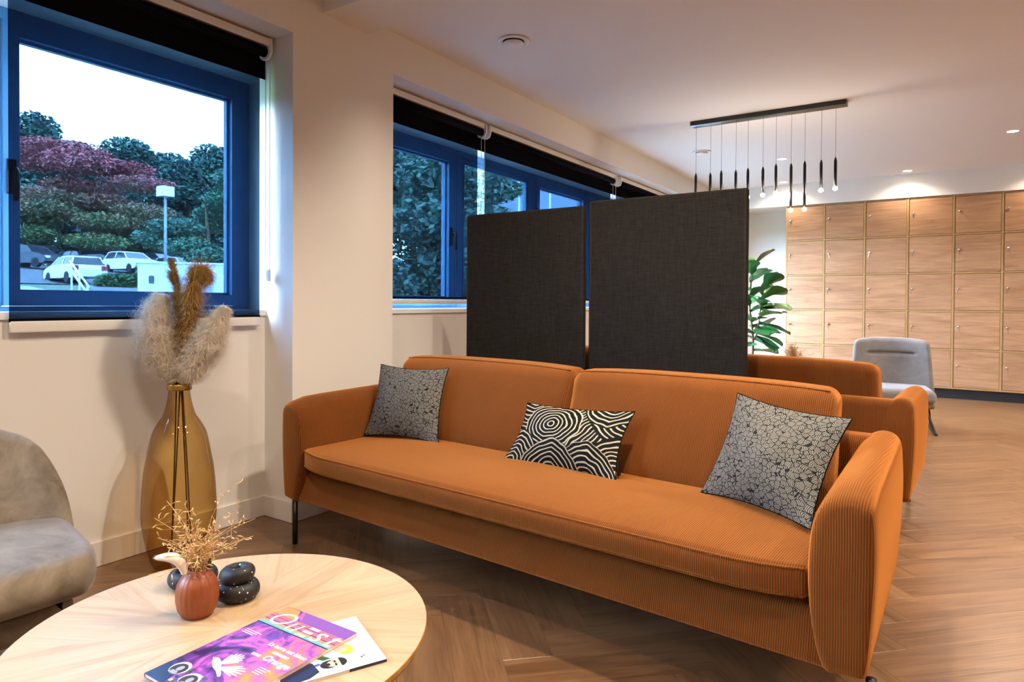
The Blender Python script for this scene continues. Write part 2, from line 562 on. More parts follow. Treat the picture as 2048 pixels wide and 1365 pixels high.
def swirl(name):
    """ivory lines on black velvet: overlapping sets of concentric arcs"""
    t = NT(name)
    uv = t.coord('UV')
    sep = t.n('ShaderNodeSeparateXYZ'); t.l(uv, sep.inputs[0])
    nx = t.math('MULTIPLY', t.math('SUBTRACT', t.noise(uv, 4.0, 1), 0.5), 0.10)
    ny = t.math('MULTIPLY', t.math('SUBTRACT', t.noise(t.mapping(uv, loc=(3, 7, 1)), 4.0, 1), 0.5), 0.10)
    u = t.math('ADD', sep.outputs[0], nx)
    v = t.math('ADD', sep.outputs[1], ny)
    val = None
    # (centre u, centre v, radius, flattening), back to front; u runs 0..1.7, v 0..1
    sets = [(0.10, 1.40, 9.0, 1.0), (1.75, 1.30, 0.90, 1.0), (1.40, 1.28, 0.60, 1.0), (0.62, 0.64, 0.50, 1.25),
            (0.05, -0.06, 0.60, 1.0), (1.72, 0.0, 0.62, 1.0), (1.26, -0.12, 0.56, 1.0), (0.70, -0.16, 0.58, 1.0)]
    for (cu, cv, r, fl) in sets:
        du = t.math('SUBTRACT', u, cu)
        dv = t.math('MULTIPLY', t.math('SUBTRACT', v, cv), fl)
        d = t.math('SQRT', t.math('ADD', t.math('MULTIPLY', du, du), t.math('MULTIPLY', dv, dv)))
        if r > 0.55: d = t.math('ADD', d, t.math('MULTIPLY', t.math('ABSOLUTE', t.math('SUBTRACT', du, 0.06)), 0.22))
        if val is None: val = d
        else:
            ins = t.math('LESS_THAN', d, r)
            val = t.math('ADD', t.math('MULTIPLY', d, ins), t.math('MULTIPLY', val, t.math('SUBTRACT', 1.0, ins)))
    fr = t.math('FRACT', t.math('MULTIPLY', val, 14.0))
    line = t.math('GREATER_THAN', fr, 0.70)
    t.base(t.mix(line, (0.003, 0.003, 0.0035), (0.50, 0.43, 0.28)))
    t.set(Roughness=0.65)
    t.b.inputs['Specular IOR Level'].default_value = 0.15
    t.bump(t.math('SUBTRACT', 1.0, line), 0.4, 0.002)
    return t.m
M['swirl'] = swirl('swirl_velvet')
M['pillowback'] = plain('black_cotton', (0.004, 0.004, 0.005), 0.95)
M['pillowback'].node_tree.nodes['Principled BSDF'].inputs['Specular IOR Level'].default_value = 0.1

# ------------------------------------------------------------------ room shell
XW, XB, XF = -2.79, -3.015, -3.15      # pillar face, bay wall face, window frame face
XO = -3.36                             # outside face
ZC, ZH, ZL, ZS = 2.755, 2.506, 2.305, 1.09
P0, P1 = 2.205, 2.935                  # pillar between the bays
YL, YN = 9.57, 10.12                   # locker front, niche back wall
YB, XR = -3.2, 4.6                     # back wall, right wall
BY0 = -2.6                             # first bay starts
BAY2_END = 9.3
ADDED_DOOR0 = 7.322  # near side of the unseen glazed door added for daylight

def struct(name, mb, mat, smooth=False):
    o = mb.build(name, mat, None, smooth)
    o['kind'] = 'structure'
    return o

wl = MB()
wl.box(XO, XB, BY0, P0, 0, ZS - 0.03)                 # wall under the first bay
wl.box(XO, XB, P1, ADDED_DOOR0, 0, ZS - 0.03)
wl.box(XO, XB, BY0, P0, ZL, ZH)                       # above the windows
wl.box(XO, XB, P1, BAY2_END, ZL, ZH)
wl.box(XO, XW, BY0, BAY2_END, ZH, ZC + 0.1)           # header over both bays
wl.box(XO, XW, P0, P1, 0, ZH)                         # pillar
wl.box(XO, XW, YB - 0.2, BY0, 0, ZC + 0.1)
wl.box(XO, XW, BAY2_END, YN + 0.2, 0, ZC + 0.1)
struct('wall_left', wl, M['wall'])
struct('trim_lintel_shade_one', MB().box(XB + 0.0005, XB + 0.004, BY0, P0 - 0.001, ZL - 0.001, 2.46), M['blindroll'])  # black strip painted in for the shade on the lintel behind the blinds
struct('trim_lintel_shade_two', MB().box(XB + 0.0005, XB + 0.004, P1 + 0.001, BAY2_END, ZL - 0.001, 2.46), M['blindroll'])  # same painted shade over the second bay
struct('wall_back', MB().box(XO, XR + 0.2, YN, YN + 0.2, 0, ZC + 0.1), M['wall'])
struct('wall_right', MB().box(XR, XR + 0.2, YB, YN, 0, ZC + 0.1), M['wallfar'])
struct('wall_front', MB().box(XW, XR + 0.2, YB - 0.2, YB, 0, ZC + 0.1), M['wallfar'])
struct('ceiling', MB().box(XO, XR + 0.2, YB - 0.2, YN + 0.2, ZC, ZC + 0.2), M['ceil'])
struct('trim_beam', MB().box(XW, XR, 2.396, 2.729, 2.673, ZC + 0.01), M['ceil'])
struct('trim_bulkhead', MB().box(XW, XR, YL - 0.02, YN, 2.464, ZC + 0.01), M['wall'])
sk = MB()
sk.box(XB, XB + 0.012, BY0, P0, 0.002, 0.105)
sk.box(XB + 0.012, XW, P0 - 0.012, P0, 0.002, 0.105)
sk.box(XW, XW + 0.012, P0 - 0.012, P1 + 0.012, 0.002, 0.105)
sk.box(XB, XB + 0.012, P1, ADDED_DOOR0, 0.002, 0.105)
struct('baseboard_left', sk, M['skirt'])
struct('baseboard_back', MB().box(XW, -1.83, YN - 0.012, YN, 0.002, 0.105), M['skirt'])
struct('trim_sill_one', MB().box(XF - 0.02, XB + 0.012, BY0, P0, ZS - 0.03, ZS), M['sillw'])
struct('trim_sill_two', MB().box(XF - 0.02, XB + 0.012, P1, ADDED_DOOR0, ZS - 0.03, ZS), M['sillw'])

# windows: frame, opening sash, pane, handle
def window(i, y0, y1, opening=True, handle=None, name='window', zb=ZS):
    fr = MB()
    zt = ZL
    fw = 0.055
    x0, x1 = XF - 0.07, XF
    fr.box(x0, x1, y0, y0 + fw, zb, zt); fr.box(x0, x1, y1 - fw, y1, zb, zt)
    fr.box(x0, x1, y0 + fw, y1 - fw, zb, zb + 0.02); fr.box(x0, x1, y0 + fw, y1 - fw, zt - 0.05, zt)
    o = fr.build('%s_%d' % (name, i), M['frame'])
    o['kind'] = 'structure'
    a0, a1, b0, b1 = y0 + fw + 0.002, y1 - fw - 0.002, zb + 0.022, zt - 0.052
    sw = 0.055 if opening else 0.03
    sa = MB()
    sx0, sx1 = (XF - 0.06, XF + 0.014) if opening else (XF - 0.05, XF - 0.01)
    sa.box(sx0, sx1, a0, a0 + sw, b0, b1); sa.box(sx0, sx1, a1 - sw, a1, b0, b1)
    sa.box(sx0, sx1, a0 + sw, a1 - sw, b0, b0 + sw); sa.box(sx0, sx1, a0 + sw, a1 - sw, b1 - sw, b1)
    bead = MB()
    for (q0, q1, r0, r1) in ((a0 + sw, a0 + sw + 0.012, b0 + sw, b1 - sw), (a1 - sw - 0.012, a1 - sw, b0 + sw, b1 - sw),
                             (a0 + sw, a1 - sw, b0 + sw, b0 + sw + 0.012), (a0 + sw, a1 - sw, b1 - sw - 0.012, b1 - sw)):
        bead.box(sx0 + 0.02, sx0 + 0.045, q0, q1, r0, r1)
    s = sa.build('sash', M['frame'], o)
    bead.build('glazing_bead', M['frame'], s)
    MB().box(sx0 + 0.026, sx0 + 0.032, a0 + sw, a1 - sw, b0 + sw, b1 - sw).build('pane', M['glass'], o)
    if handle:
        y = a0 + sw / 2 if handle < 0 else a1 - sw / 2
        h = MB().box(sx1, sx1 + 0.006, y - 0.016, y + 0.016, 1.56, 1.70)
        h.tube([(sx1, y, 1.655), (sx1 + 0.045, y, 1.655), (sx1 + 0.05, y, 1.64), (sx1 + 0.05, y, 1.53)], 0.011, 8)
        h.build('handle', M['black'], o, True)
    return o

window(1, 1.03, P0, True, -1)
window(2, -0.16, 1.028, True)
window(3, -1.36, -0.162, True)
window(4, P1 + 0.005, 4.015, True, 1)
window(5, 4.018, 5.12, False)
window(6, 5.123, 6.22, True)
window(7, 6.223, 7.32, False)
window(1, ADDED_DOOR0 + 0.002, 8.32, True, None, 'door', 0.004)  # unseen glazed door leaf, added to bring daylight onto the far floor
window(2, 8.323, BAY2_END - 0.003, True, None, 'door', 0.004)  # second leaf of the added daylight door
struct('trim_window_end', MB().box(XF - 0.07, XF, BY0, -1.363, ZS, ZL), M['frame'])

# roller blinds
def blind(y0, y1, zbot, label, bar, chain=True, chain_y=None):
    root = empty('roller_blind', (XB + 0.05, (y0 + y1) / 2, 2.42))
    tag(root, label, 'blind', 'screen blinds on the window wall')
    X0 = XB + 0.05
    yc = (y0 + y1) / 2
    def loc(mb):
        mb.v = [(x - X0, y - yc, z - 2.42) for x, y, z in mb.v]
        return mb
    f = MB()
    n = 6
    f.add([(XB + 0.030, y0, zbot + 0.05), (XB + 0.030, y1, zbot + 0.05), (XB + 0.030, y1, 2.43), (XB + 0.030, y0, 2.43)], [(0, 1, 2, 3)])
    loc(f).build('fabric', M['blind'], root)
    tb = MB().tube([(XB + 0.055, y0 - 0.005, 2.425), (XB + 0.055, y1 + 0.012, 2.425)], 0.026, 20)
    loc(tb).build('roller', M['blindroll'], root, True)
    # opaque hem: fabric wrapped over the bar
    hm = MB().box(XB + 0.026, XB + 0.036, y0, y1, zbot + 0.038, zbot + 0.052)
    loc(hm).build('hem', M['blindroll'], root)
    bb = rbox(0.016, y1 - y0, 0.046 if bar == 'white' else 0.026, 0.006, 2, c=(XB + 0.031, yc, zbot + 0.02))
    loc(bb).build('bottom_bar', M['whiteplastic'] if bar == 'white' else M['cream'], root, True)
    hr = MB().box(XB + 0.004, XB + 0.085, y0 - 0.01, y1 + 0.02, 2.462, 2.486)
    hr.box(XB + 0.078, XB + 0.086, y0 - 0.01, y1 + 0.02, 2.452, 2.490)
    loc(hr).build('head_rail', M['whiteplastic'], root)
    for yy in (y0 - 0.012, y1 + 0.018):
        br = MB()
        prof = [(XB + 0.002, 2.49), (XB + 0.095, 2.49), (XB + 0.100, 2.45), (XB + 0.098, 2.42), (XB + 0.085, 2.395), (XB + 0.06, 2.385), (XB + 0.03, 2.39), (XB + 0.002, 2.41)]
        k = len(prof)
        vs = [(x, yy - 0.004, z) for x, z in prof] + [(x, yy + 0.010, z) for x, z in prof]
        fs = [tuple(range(k)), tuple(reversed(range(k, 2 * k)))] + [(i, k + i, k + (i + 1) % k, (i + 1) % k) for i in range(k)]
        br.add(vs, fs)
        loc(br).build('bracket', M['whiteplastic'], root, False, True)
    if chain:
        cy = chain_y or (y1 + 0.022)
        ch = MB()
        ch.tube([(XB + 0.05, cy, 2.42), (XB + 0.05, cy, 1.26)], 0.0022, 6)
        ch.tube([(XB + 0.078, cy + 0.004, 2.42), (XB + 0.078, cy + 0.004, 1.26)], 0.0022, 6)
        loc(ch).build('pull_chain', M['whiteplastic'], root, True)
        cl = MB().box(XB + 0.045, XB + 0.083, cy - 0.006, cy + 0.008, 1.24, 1.30)
        loc(cl).build('chain_tensioner', M['whiteplastic'], root)
    return root

blind(1.051, 2.151, 1.012, 'black screen blind lowered over the car park window behind the tall amber vase', 'white')
blind(-0.10, 1.003, 1.012, 'black screen blind at the very edge of the picture, beside the car park window', 'white', False)
blind(2.975, 4.057, 1.118, 'black screen blind lowered over the window with a silver handle, next to the white pillar', 'cream')
blind(4.142, 6.436, 1.118, 'wide black screen blind in the middle of the row, half hidden behind the dark screens', 'cream')
blind(6.576, 8.85, 2.14, 'black screen blind rolled up high at the far end of the long window', 'cream', False)

# ------------------------------------------------------------------ floor planks, herringbone at 45 degrees
floor = struct('floor', MB().box(XO, XR + 0.2, YB - 0.2, YN + 0.2, -0.2, -0.004), M['joint'])
PL, PW = 0.664, 0.166
NP = 4
fc, fs_ = cos(radians(44)), sin(radians(44))
def fxy(u, v):
    return (-0.07 + u * fc - v * fs_, 3.704 + u * fs_ + v * fc)
def project(p):
    d = Vector(p) - Vector((0, 0, 1.14))
    z = d.dot(F_)
    if z < 0.2: return None
    return (1024 + 1320 * d.dot(R_) / z, 621.5 - 1320 * d.dot(U_) / z, z)
VIS = [[(1798, 1100), (1850, 790), (2060, 800), (2060, 1380), (1720, 1380)],
       [(560, 1020), (640, 1040), (1000, 1190), (1560, 1380), (780, 1380), (860, 1240), (760, 1120), (600, 1090), (430, 1120), (180, 1190), (170, 1130)]]
def inpoly(x, y, P):
    c = False
    for i in range(len(P)):
        (x1, y1), (x2, y2) = P[i], P[i - 1]
        if (y1 > y) != (y2 > y) and x < (x2 - x1) * (y - y1) / (y2 - y1) + x1: c = not c
    return c
planks = []
rnd = random.Random(3)
for k in range(-70, 70):
    for mm in range(-12, 12):
        for kind in (0, 1):
            if kind == 0:
                u0, v0 = k * PW + 2 * PL * mm, k * PW
                u1, v1 = u0 + PL, v0 + PW
            else:
                u0 = k * PW + PL + 2 * PL * mm
                v1 = (k + 1) * PW
                u1, v0 = u0 + PW, v1 - PL
            cx, cy = fxy((u0 + u1) / 2, (v0 + v1) / 2)
            if not (XB - 0.35 < cx < XR + 0.35 and YB - 0.35 < cy < YN + 0.35): continue
            planks.append((u0, u1, v0, v1, kind, cx, cy))
def plank_geo(pk):
    u0, u1, v0, v1, kind, cx, cy = pk
    g, b, h = 0.0003, 0.0006, 0.0
    ring0 = [(u0 + g, v0 + g), (u1 - g, v0 + g), (u1 - g, v1 - g), (u0 + g, v1 - g)]
    ring1 = [(u0 + g + b, v0 + g + b), (u1 - g - b, v0 + g + b), (u1 - g - b, v1 - g - b), (u0 + g + b, v1 - g - b)]
    vs = [(*fxy(*q), -0.0042) for q in ring0] + [(*fxy(*q), -0.0004) for q in ring0] + [(*fxy(*q), 0.0) for q in ring1]
    fs = [(8, 9, 10, 11)]
    for a, b2 in ((0, 4), (4, 8)):
        for i in range(4):
            j = (i + 1) % 4
            fs.append((a + i, a + j, b2 + j, b2 + i))
    ou, ov = rnd.uniform(0, 50), rnd.uniform(0, 50)
    uvs = []
    for q in ring0 + ring0 + ring1:
        if kind == 0: uvs.append((q[0] - u0 + ou, q[1] - v0 + ov))
        else: uvs.append((q[1] - v0 + ou, q[0] - u0 + ov))
    return vs, fs, uvs, rnd.random()
def plank_mesh(geos):
    vs, fs, uv, tone = [], [], [], []
    for g in geos:
        b = len(vs)
        vs += g[0]; fs += [tuple(i + b for i in f) for f in g[1]]
        uv += g[2]; tone += [g[3]] * len(g[0])
    me = bpy.data.meshes.new('plank')
    me.from_pydata(vs, [], fs)
    ul = me.uv_layers.new(name='UVMap')
    idx = np.empty(len(me.loops), dtype=np.int32)
    me.loops.foreach_get('vertex_index', idx)
    ul.data.foreach_set('uv', np.array(uv, dtype=np.float32)[idx].ravel())
    at = me.attributes.new('tone', 'FLOAT', 'POINT')
    at.data.foreach_set('value', np.array(tone, dtype=np.float32))
    me.materials.append(M['floor'])
    me.update()
    return me
score = []
for i, pk in enumerate(planks):
    p = project((pk[5], pk[6], 0))
    s = 0
    if p:
        pts = [project((*fxy(u, v), 0)) for u in (pk[0], (pk[0] + pk[1]) / 2, pk[1]) for v in (pk[2], (pk[2] + pk[3]) / 2, pk[3])]
        if any(q and any(inpoly(q[0], q[1], P) for P in VIS) for q in pts): s = 1 / p[2] ** 3
    score.append((s, i))
score.sort(reverse=True)
single = [i for s, i in score[:290] if s > 0]
ss = set(single)
for i in single:
    o = bpy.data.objects.new('plank', plank_mesh([plank_geo(planks[i])]))
    COL.objects.link(o); o.parent = floor
rest = bpy.data.objects.new('planks', plank_mesh([plank_geo(planks[i]) for i in range(len(planks)) if i not in ss]))
COL.objects.link(rest); rest.parent = floor; rest['kind'] = 'stuff'

# ------------------------------------------------------------------ ceiling fittings
def vent(x, y, label):
    root = empty('ceiling_vent', (x, y, ZC))
    tag(root, label, 'vent')
    MB().lathe([(0.062, -0.001), (0.085, -0.001), (0.098, -0.004), (0.1, -0.009), (0.094, -0.013), (0.08, -0.014), (0.066, -0.006)], 40, cap0=False, cap1=False).build('rim', M['whiteplastic'], root, True, True)
    MB().lathe([(0.064, -0.0015), (0.066, -0.0016)], 32, cap1=False).build('opening', M['black'], root)
    MB().lathe([(0.02, -0.0005), (0.02, -0.012), (0.060, -0.014), (0.064, -0.019), (0.060, -0.025), (0.03, -0.030)], 40, cap0=False).build('disc', M['whiteplastic'], root, True, True)
vent(-2.25, 3.426, 'round white air valve in the ceiling above the near dark screen')
vent(-2.196, 7.014, 'round white air valve in the ceiling behind the cords of the hanging lamp')

def downlight(x, y, label=None, watts=None, spread=146, group=None):
    root = empty('downlight', (x, y, ZC))
    tag(root, label, 'lamp', group)
    MB().lathe([(0.046, -0.001), (0.058, -0.001), (0.058, -0.004), (0.05, -0.006), (0.044, -0.003)], 32, cap0=False, cap1=False).build('rim', M['whiteplastic'], root, True, True)
    MB().lathe([(0.002, -0.002), (0.046, -0.0025)], 32).build('lens', M['led'], root)
    ld = bpy.data.lights.new('downlight_beam', 'SPOT')
    ld.energy = watts or SPOT_W
    ld.color = LAMP_COL
    ld.spot_size = radians(spread)
    ld.spot_blend = 0.6
    ld.shadow_soft_size = 0.05
    lo = bpy.data.objects.new('beam', ld)
    COL.objects.link(lo)
    lo.parent = root
    lo.location = (0, 0, -0.02)
    return root
G = 'downlights behind and beside the camera'
downlight(-1.54, 7.82, 'round recessed downlight above the hanging lamp cords, nearer of that pair', 110)
downlight(-1.82, 9.33, 'round recessed downlight close to the wall above the first locker column', 25)
downlight(-0.40, 9.30, 'round recessed downlight in the ceiling close above the third locker column', 25)
downlight(0.505, 7.69, 'round recessed downlight at the picture edge, alone on the open ceiling', 110)
downlight(1.0, 9.30, 'round recessed downlight above the fifth and sixth locker columns', 25)
for (x, y, pw_) in ((2.4, 7.7, 0.6), (1.2, 5.2, 0.9), (3.2, 5.2, 0.8), (1.3, 3.6, 0.55), (3.0, 2.9, 0.6), (-1.55, 2.72, 0.8), (-0.65, 1.85, 0.75), (0.35, 2.1, 0.32), (-1.15, 0.45, 0.34), (0.75, 0.9, 0.2), (2.6, 0.9, 0.4), (-1.15, -1.2, 0.34), (0.9, -1.2, 0.2)):
    downlight(x, y, watts=SPOT_W * pw_, label= 'round recessed ceiling downlight outside the picture', group='downlights outside the picture')

# linear pendant with eleven rods
def pendant():
    root = empty('linear_pendant_lamp', (-1.295, 5.85, ZC))
    tag(root, 'long black ceiling bar lamp with eleven slim glowing rods on thin cords', 'lamp')
    rbox(1.25, 0.11, 0.038, 0.004, 2, c=(0, 0, -0.019)).build('ceiling_bar', M['blackrail'], root, True)
    rods = [(-1.874, 2.280, .23), (-1.757, 2.279, .23), (-1.650, 2.282, .226), (-1.536, 2.281, .226), (-1.424, 2.28, .22), (-1.310, 2.284, .211),
            (-1.197, 2.29, .217), (-1.086, 2.289, .36), (-0.974, 2.29, .367), (-0.857, 2.292, .217), (-0.747, 2.293, .219)]
    for i, (x, zt, ln) in enumerate(rods):
        X, Y, Z = x + 1.295, (-0.02 if i % 2 == 0 else 0.02), zt - ZC
        t = MB().lathe([(0.004, Z + 0.016), (0.009, Z), (0.0115, Z - 0.012), (0.0115, Z - ln)], 16, (X, Y))
        rod = t.build('rod', M['black'], root, True)
        MB().tube([(X, Y, -0.035), (X, Y, Z + 0.01)], 0.0013, 6).build('cord', M['black'], rod)
        b = MB()
        prof = [(0.0008 + 0.0175 * sin(pi * q / 8), Z - ln - 0.012 - 0.0175 * -cos(pi * q / 8) * -1) for q in range(9)]
        b.lathe(prof, 16, (X, Y))
        b.build('bulb', M['bulb'], rod, True, True)
    for i in range(4):
        ld = bpy.data.lights.new('pendant_glow', 'POINT')
        ld.energy = 3; ld.color = LAMP_COL; ld.shadow_soft_size = 0.03
        lo = bpy.data.objects.new('glow', ld); COL.objects.link(lo); lo.parent = root
        lo.location = (-0.45 + 0.3 * i, 0, 2.0 - ZC)
pendant()

# ------------------------------------------------------------------ lockers
def lockers():
    x0, cw, ncol = -1.827, 0.475, 9
    z0, rh = 0.12, 0.4645
    x1 = x0 + cw * ncol + 0.018
    root = empty('locker_cabinet', ((x0 + x1) / 2, YL + 0.25, 0))
    tag(root, 'long wall of square oak lockers with small silver locks on a black plinth', 'lockers')
    X0, Y0 = (x0 + x1) / 2, YL + 0.25
    fr = MB()
    d0, d1 = YL - Y0, YN - 0.005 - Y0
    for c in range(ncol + 1):
        xx = x0 + cw * c - X0
        fr.box(xx - (0.0 if c == 0 else 0.011), xx + (0.018 if c == 0 else 0.011), d0, d1, z0, z0 + rh * 5 + 0.018)
    for r in range(6):
        zz = z0 + rh * r
        fr.box(x0 - X0, x1 - X0, d0 + 0.001, d1, zz, zz + 0.018)
    fr.box(x0 - X0, x1 - X0, d1 - 0.02, d1, z0, z0 + rh * 5)
    fr.build('carcass', M['lockerframe'], root)
    MB().box(x0 - X0, x1 - X0, d0 + 0.03, d1, 0, z0).build('plinth', M['plinth'], root)
    dw, dh = cw - 0.022 - 0.008, rh - 0.018 - 0.008
    dm = rbox(dw, 0.018, dh, 0.002, 1).mesh('door'); dm.materials.append(M['locker'])
    lm = MB()
    lm.lathe([(0.001, 0.0), (0.014, 0.0), (0.014, 0.012), (0.011, 0.02), (0.004, 0.021)], 14)
    lm.v = [(x, -z, y) for x, y, z in lm.v]
    lme = lm.mesh('lock'); lme.shade_smooth(); lme.materials.append(M['chrome'])
    km = MB().box(-0.0015, 0.0015, -0.03, -0.018, -0.004, 0.004).lathe([(0.001, -0.002), (0.009, -0.002), (0.009, 0.002), (0.001, 0.002)], 10)
    km.v = km.v[:8] + [(z * 0.8, -0.038 + y * 0.9, -0.012 + x) for x, y, z in km.v[8:]]
    km.box(-0.0012, 0.0012, -0.041, -0.036, -0.065, -0.018)
    kme = km.mesh('key'); kme.materials.append(M['chrome'])
    for c in range(ncol):
        for r in range(5):
            d = link('door', dm, root)
            d.location = (x0 + cw * c + 0.011 + 0.004 + dw / 2 - X0 + (0.002 if c else 0.003), d0 + 0.012, z0 + rh * r + 0.018 + 0.004 + dh / 2)
            k = link('lock', lme, d); k.location = (-dw / 2 + 0.04, -0.009, dh * 0.10)
            q = link('key', kme, d); q.location = (-dw / 2 + 0.04, -0.009, dh * 0.10)
            q.rotation_euler = (0, random.uniform(-0.3, 0.3), 0)
lockers()

# ------------------------------------------------------------------ sofas
def arm_mb(right):
    prof = [(0.035, .207), (0.008, .30), (-0.004, .42), (0.0, .53), (0.014, .60), (0.042, .652), (0.082, .678), (0.118, .678), (0.142, .660), (0.153, .62), (0.157, .5), (0.15, .35), (0.138, .225), (0.12, .207), (0.075, .203)]
    P = spline([(x, z, 0) for x, z in prof], 3, True)
    cx, cz = 0.078, 0.44
    st = [(0.0, .030), (0.004, .012), (0.014, .004), (0.03, 0), (0.10, 0), (0.2, 0), (0.35, 0), (0.5, 0), (0.65, 0), (0.78, 0), (0.83, 0), (0.85, .006), (0.86, .02)]
    n = len(P)
    vs, fs = [], []
    for (y, ins) in st:
        for p in P:
            dx, dz = p.x - cx, p.y - cz
            x = cx + dx * max(0.0, 1 - ins / 0.075)
            z = cz + dz * max(0.0, 1 - ins / 0.235)
            if z > 0.6:
                if y < 0.14: z -= 0.03 * (1 - y / 0.14) ** 2 * (z - 0.6) / 0.08
                z += 0.016 * y / 0.86
            vs.append((x, y, z))
    for i in range(len(st) - 1):
        for k in range(n):
            k2 = (k + 1) % n
            fs.append((i * n + k, i * n + k2, (i + 1) * n + k2, (i + 1) * n + k))
    fs.append(tuple(range(n)))
    fs.append(tuple(reversed([(len(st) - 1) * n + k for k in range(n)])))
    if right: vs = [(2.192 + x, y, z) for x, y, z in vs]
    else: vs = [(-0.002 - x, y, z) for x, y, z in vs]
    return MB().add(vs, fs)

def shear(mb):
    mb.v = [(x - 0.05 * max(0, y) / 0.86 * (1 if x > 1.1 else 0.6), y, z) for x, y, z in mb.v]
    return mb

def sofa(loc, rz, label, tagged):
    root = empty('sofa', loc, rz)
    tag(root, label, 'sofa')
    sm = dict(parent=root, smooth=True)
    def rail(x, y, z, u, v, w):
        return x, y + (0.035 * (w + 1) / 2 if v < 0 else 0), z
    shear(rbox(2.46, 0.84, 0.136, 0.022, 3, 8, 3, 3, fn=rail, c=(1.096, 0.432, 0.271))).build('base', M['cord'], **sm)
    shear(rbox(2.18, 0.66, 0.05, 0.015, 2, c=(1.096, 0.40, 0.350))).build('seat_deck', M['cord'], **sm)
    for rt in (False, True):
        shear(arm_mb(rt)).build('arm', M['cord'], root, True, True)
    shear(rbox(2.46, 0.115, 0.475, 0.035, 4, 8, 1, 3, c=(1.096, 0.80, 0.445))).build('back_frame', M['cord'], **sm)
    def crown(x, y, z, u, v, w):
        k = (1 - abs(u) ** 2.6) * (1 - abs(v) ** 3)
        if w > -0.2: z += 0.030 * k * (w + 0.2) / 1.2
        z += 0.004 * sin(x * 9 + 1.3) * (1 - v * v) * (1 if w > 0.5 else 0)
        if v < 0:
            y -= 0.012 * (1 - abs(u) ** 4) * (1 - w * w)
            y += 0.05 * max(0, abs(u) - 0.80) ** 2 / 0.04 * -v
        return x, y, z
    sc = shear(rbox(2.195, 0.62, 0.090, 0.024, 4, 30, 12, 2, fn=crown, c=(1.096, 0.280, 0.412))).build('seat_cushion', M['cord'], **sm)
    for zz in (0.449, 0.378):
        pts = [(1.096 + 1.0975 * q, -0.0265 - 0.011 * (1 - abs(q) ** 4) * 0.4 + 0.05 * max(0, abs(q) - 0.80) ** 2 / 0.04, zz + 0.0) for q in [(-1 + 2 * t / 40) * 0.99 for t in range(41)]]
        shear(MB().tube(pts, 0.0035, 6)).build('piping', M['cord'], sc, True)
    for (xa, xb) in ((0.004, 1.092), (1.102, 2.165)):
        w_ = xb - xa
        def puff(x, y, z, u, v, w):
            k = (1 - abs(u) ** 3) * (1 - abs(w) ** 3)
            y += (-0.030 if v < 0 else 0.02) * k
            z += 0.016 * (1 - abs(u) ** 3) * (w if w > 0 else 0)
            y += 0.004 * sin(z * 38 + x * 3) * max(0, abs(u) - 0.72) * 3 * (1 if v < 0 else 0)
            y += 0.16 * (z + 0.2) / 0.4 * 0.9
            return x, y, z
        bc = shear(rbox(w_, 0.17, 0.41, 0.05, 5, 16, 2, 12, fn=puff, c=((xa + xb) / 2, 0.585, 0.635))).build('back_cushion', M['cord'], **sm)
        pts = []
        for t in range(33):
            q = -0.95 + 1.9 * t / 32
            pts.append(((xa + xb) / 2 + q * w_ / 2, 0.588 + 0.144 + -0.062, 0.835 + 0.015 * (1 - abs(q) ** 3)))
        shear(MB().tube(pts, 0.003, 6)).build('piping', M['cord'], bc, True)
    for (x, y) in ((-0.065, 0.018), (2.335, 0.035), (0.16, 0.78), (2.10, 0.78)):
        MB().tube([(x, y, 0.0), (x, y, 0.21)], 0.0125, 14).build('leg', M['black'], root, True)
    if tagged:
        t = MB().box(-0.05, -0.028, 0.856, 0.8625, 0.36, 0.405).build('tag', M['black'], root)
        t2 = MB()
        for q in range(3): t2.box(-0.046, -0.034, 0.8626, 0.8630, 0.368 + q * 0.012, 0.375 + q * 0.012)
        t2.build('tag_print', M['whiteplastic'], t)
    return root
SR = radians(-4.5)
sofa((-2.473, 1.998, 0), SR, 'rust orange corduroy sofa in front with three scatter cushions, beside the round table', False)
# second sofa stands back to back with it, beyond the screens
ex2 = Vector((-cos(SR), -sin(SR), 0)); ey2 = Vector((sin(SR), -cos(SR), 0))
corner = Vector((-0.143, 3.592, 0))
o2 = corner + 0.155 * ex2 - 0.86 * ey2
sofa((o2.x, o2.y, 0), SR + pi, 'second rust orange corduroy sofa, seen from behind beyond the dark screens', True)

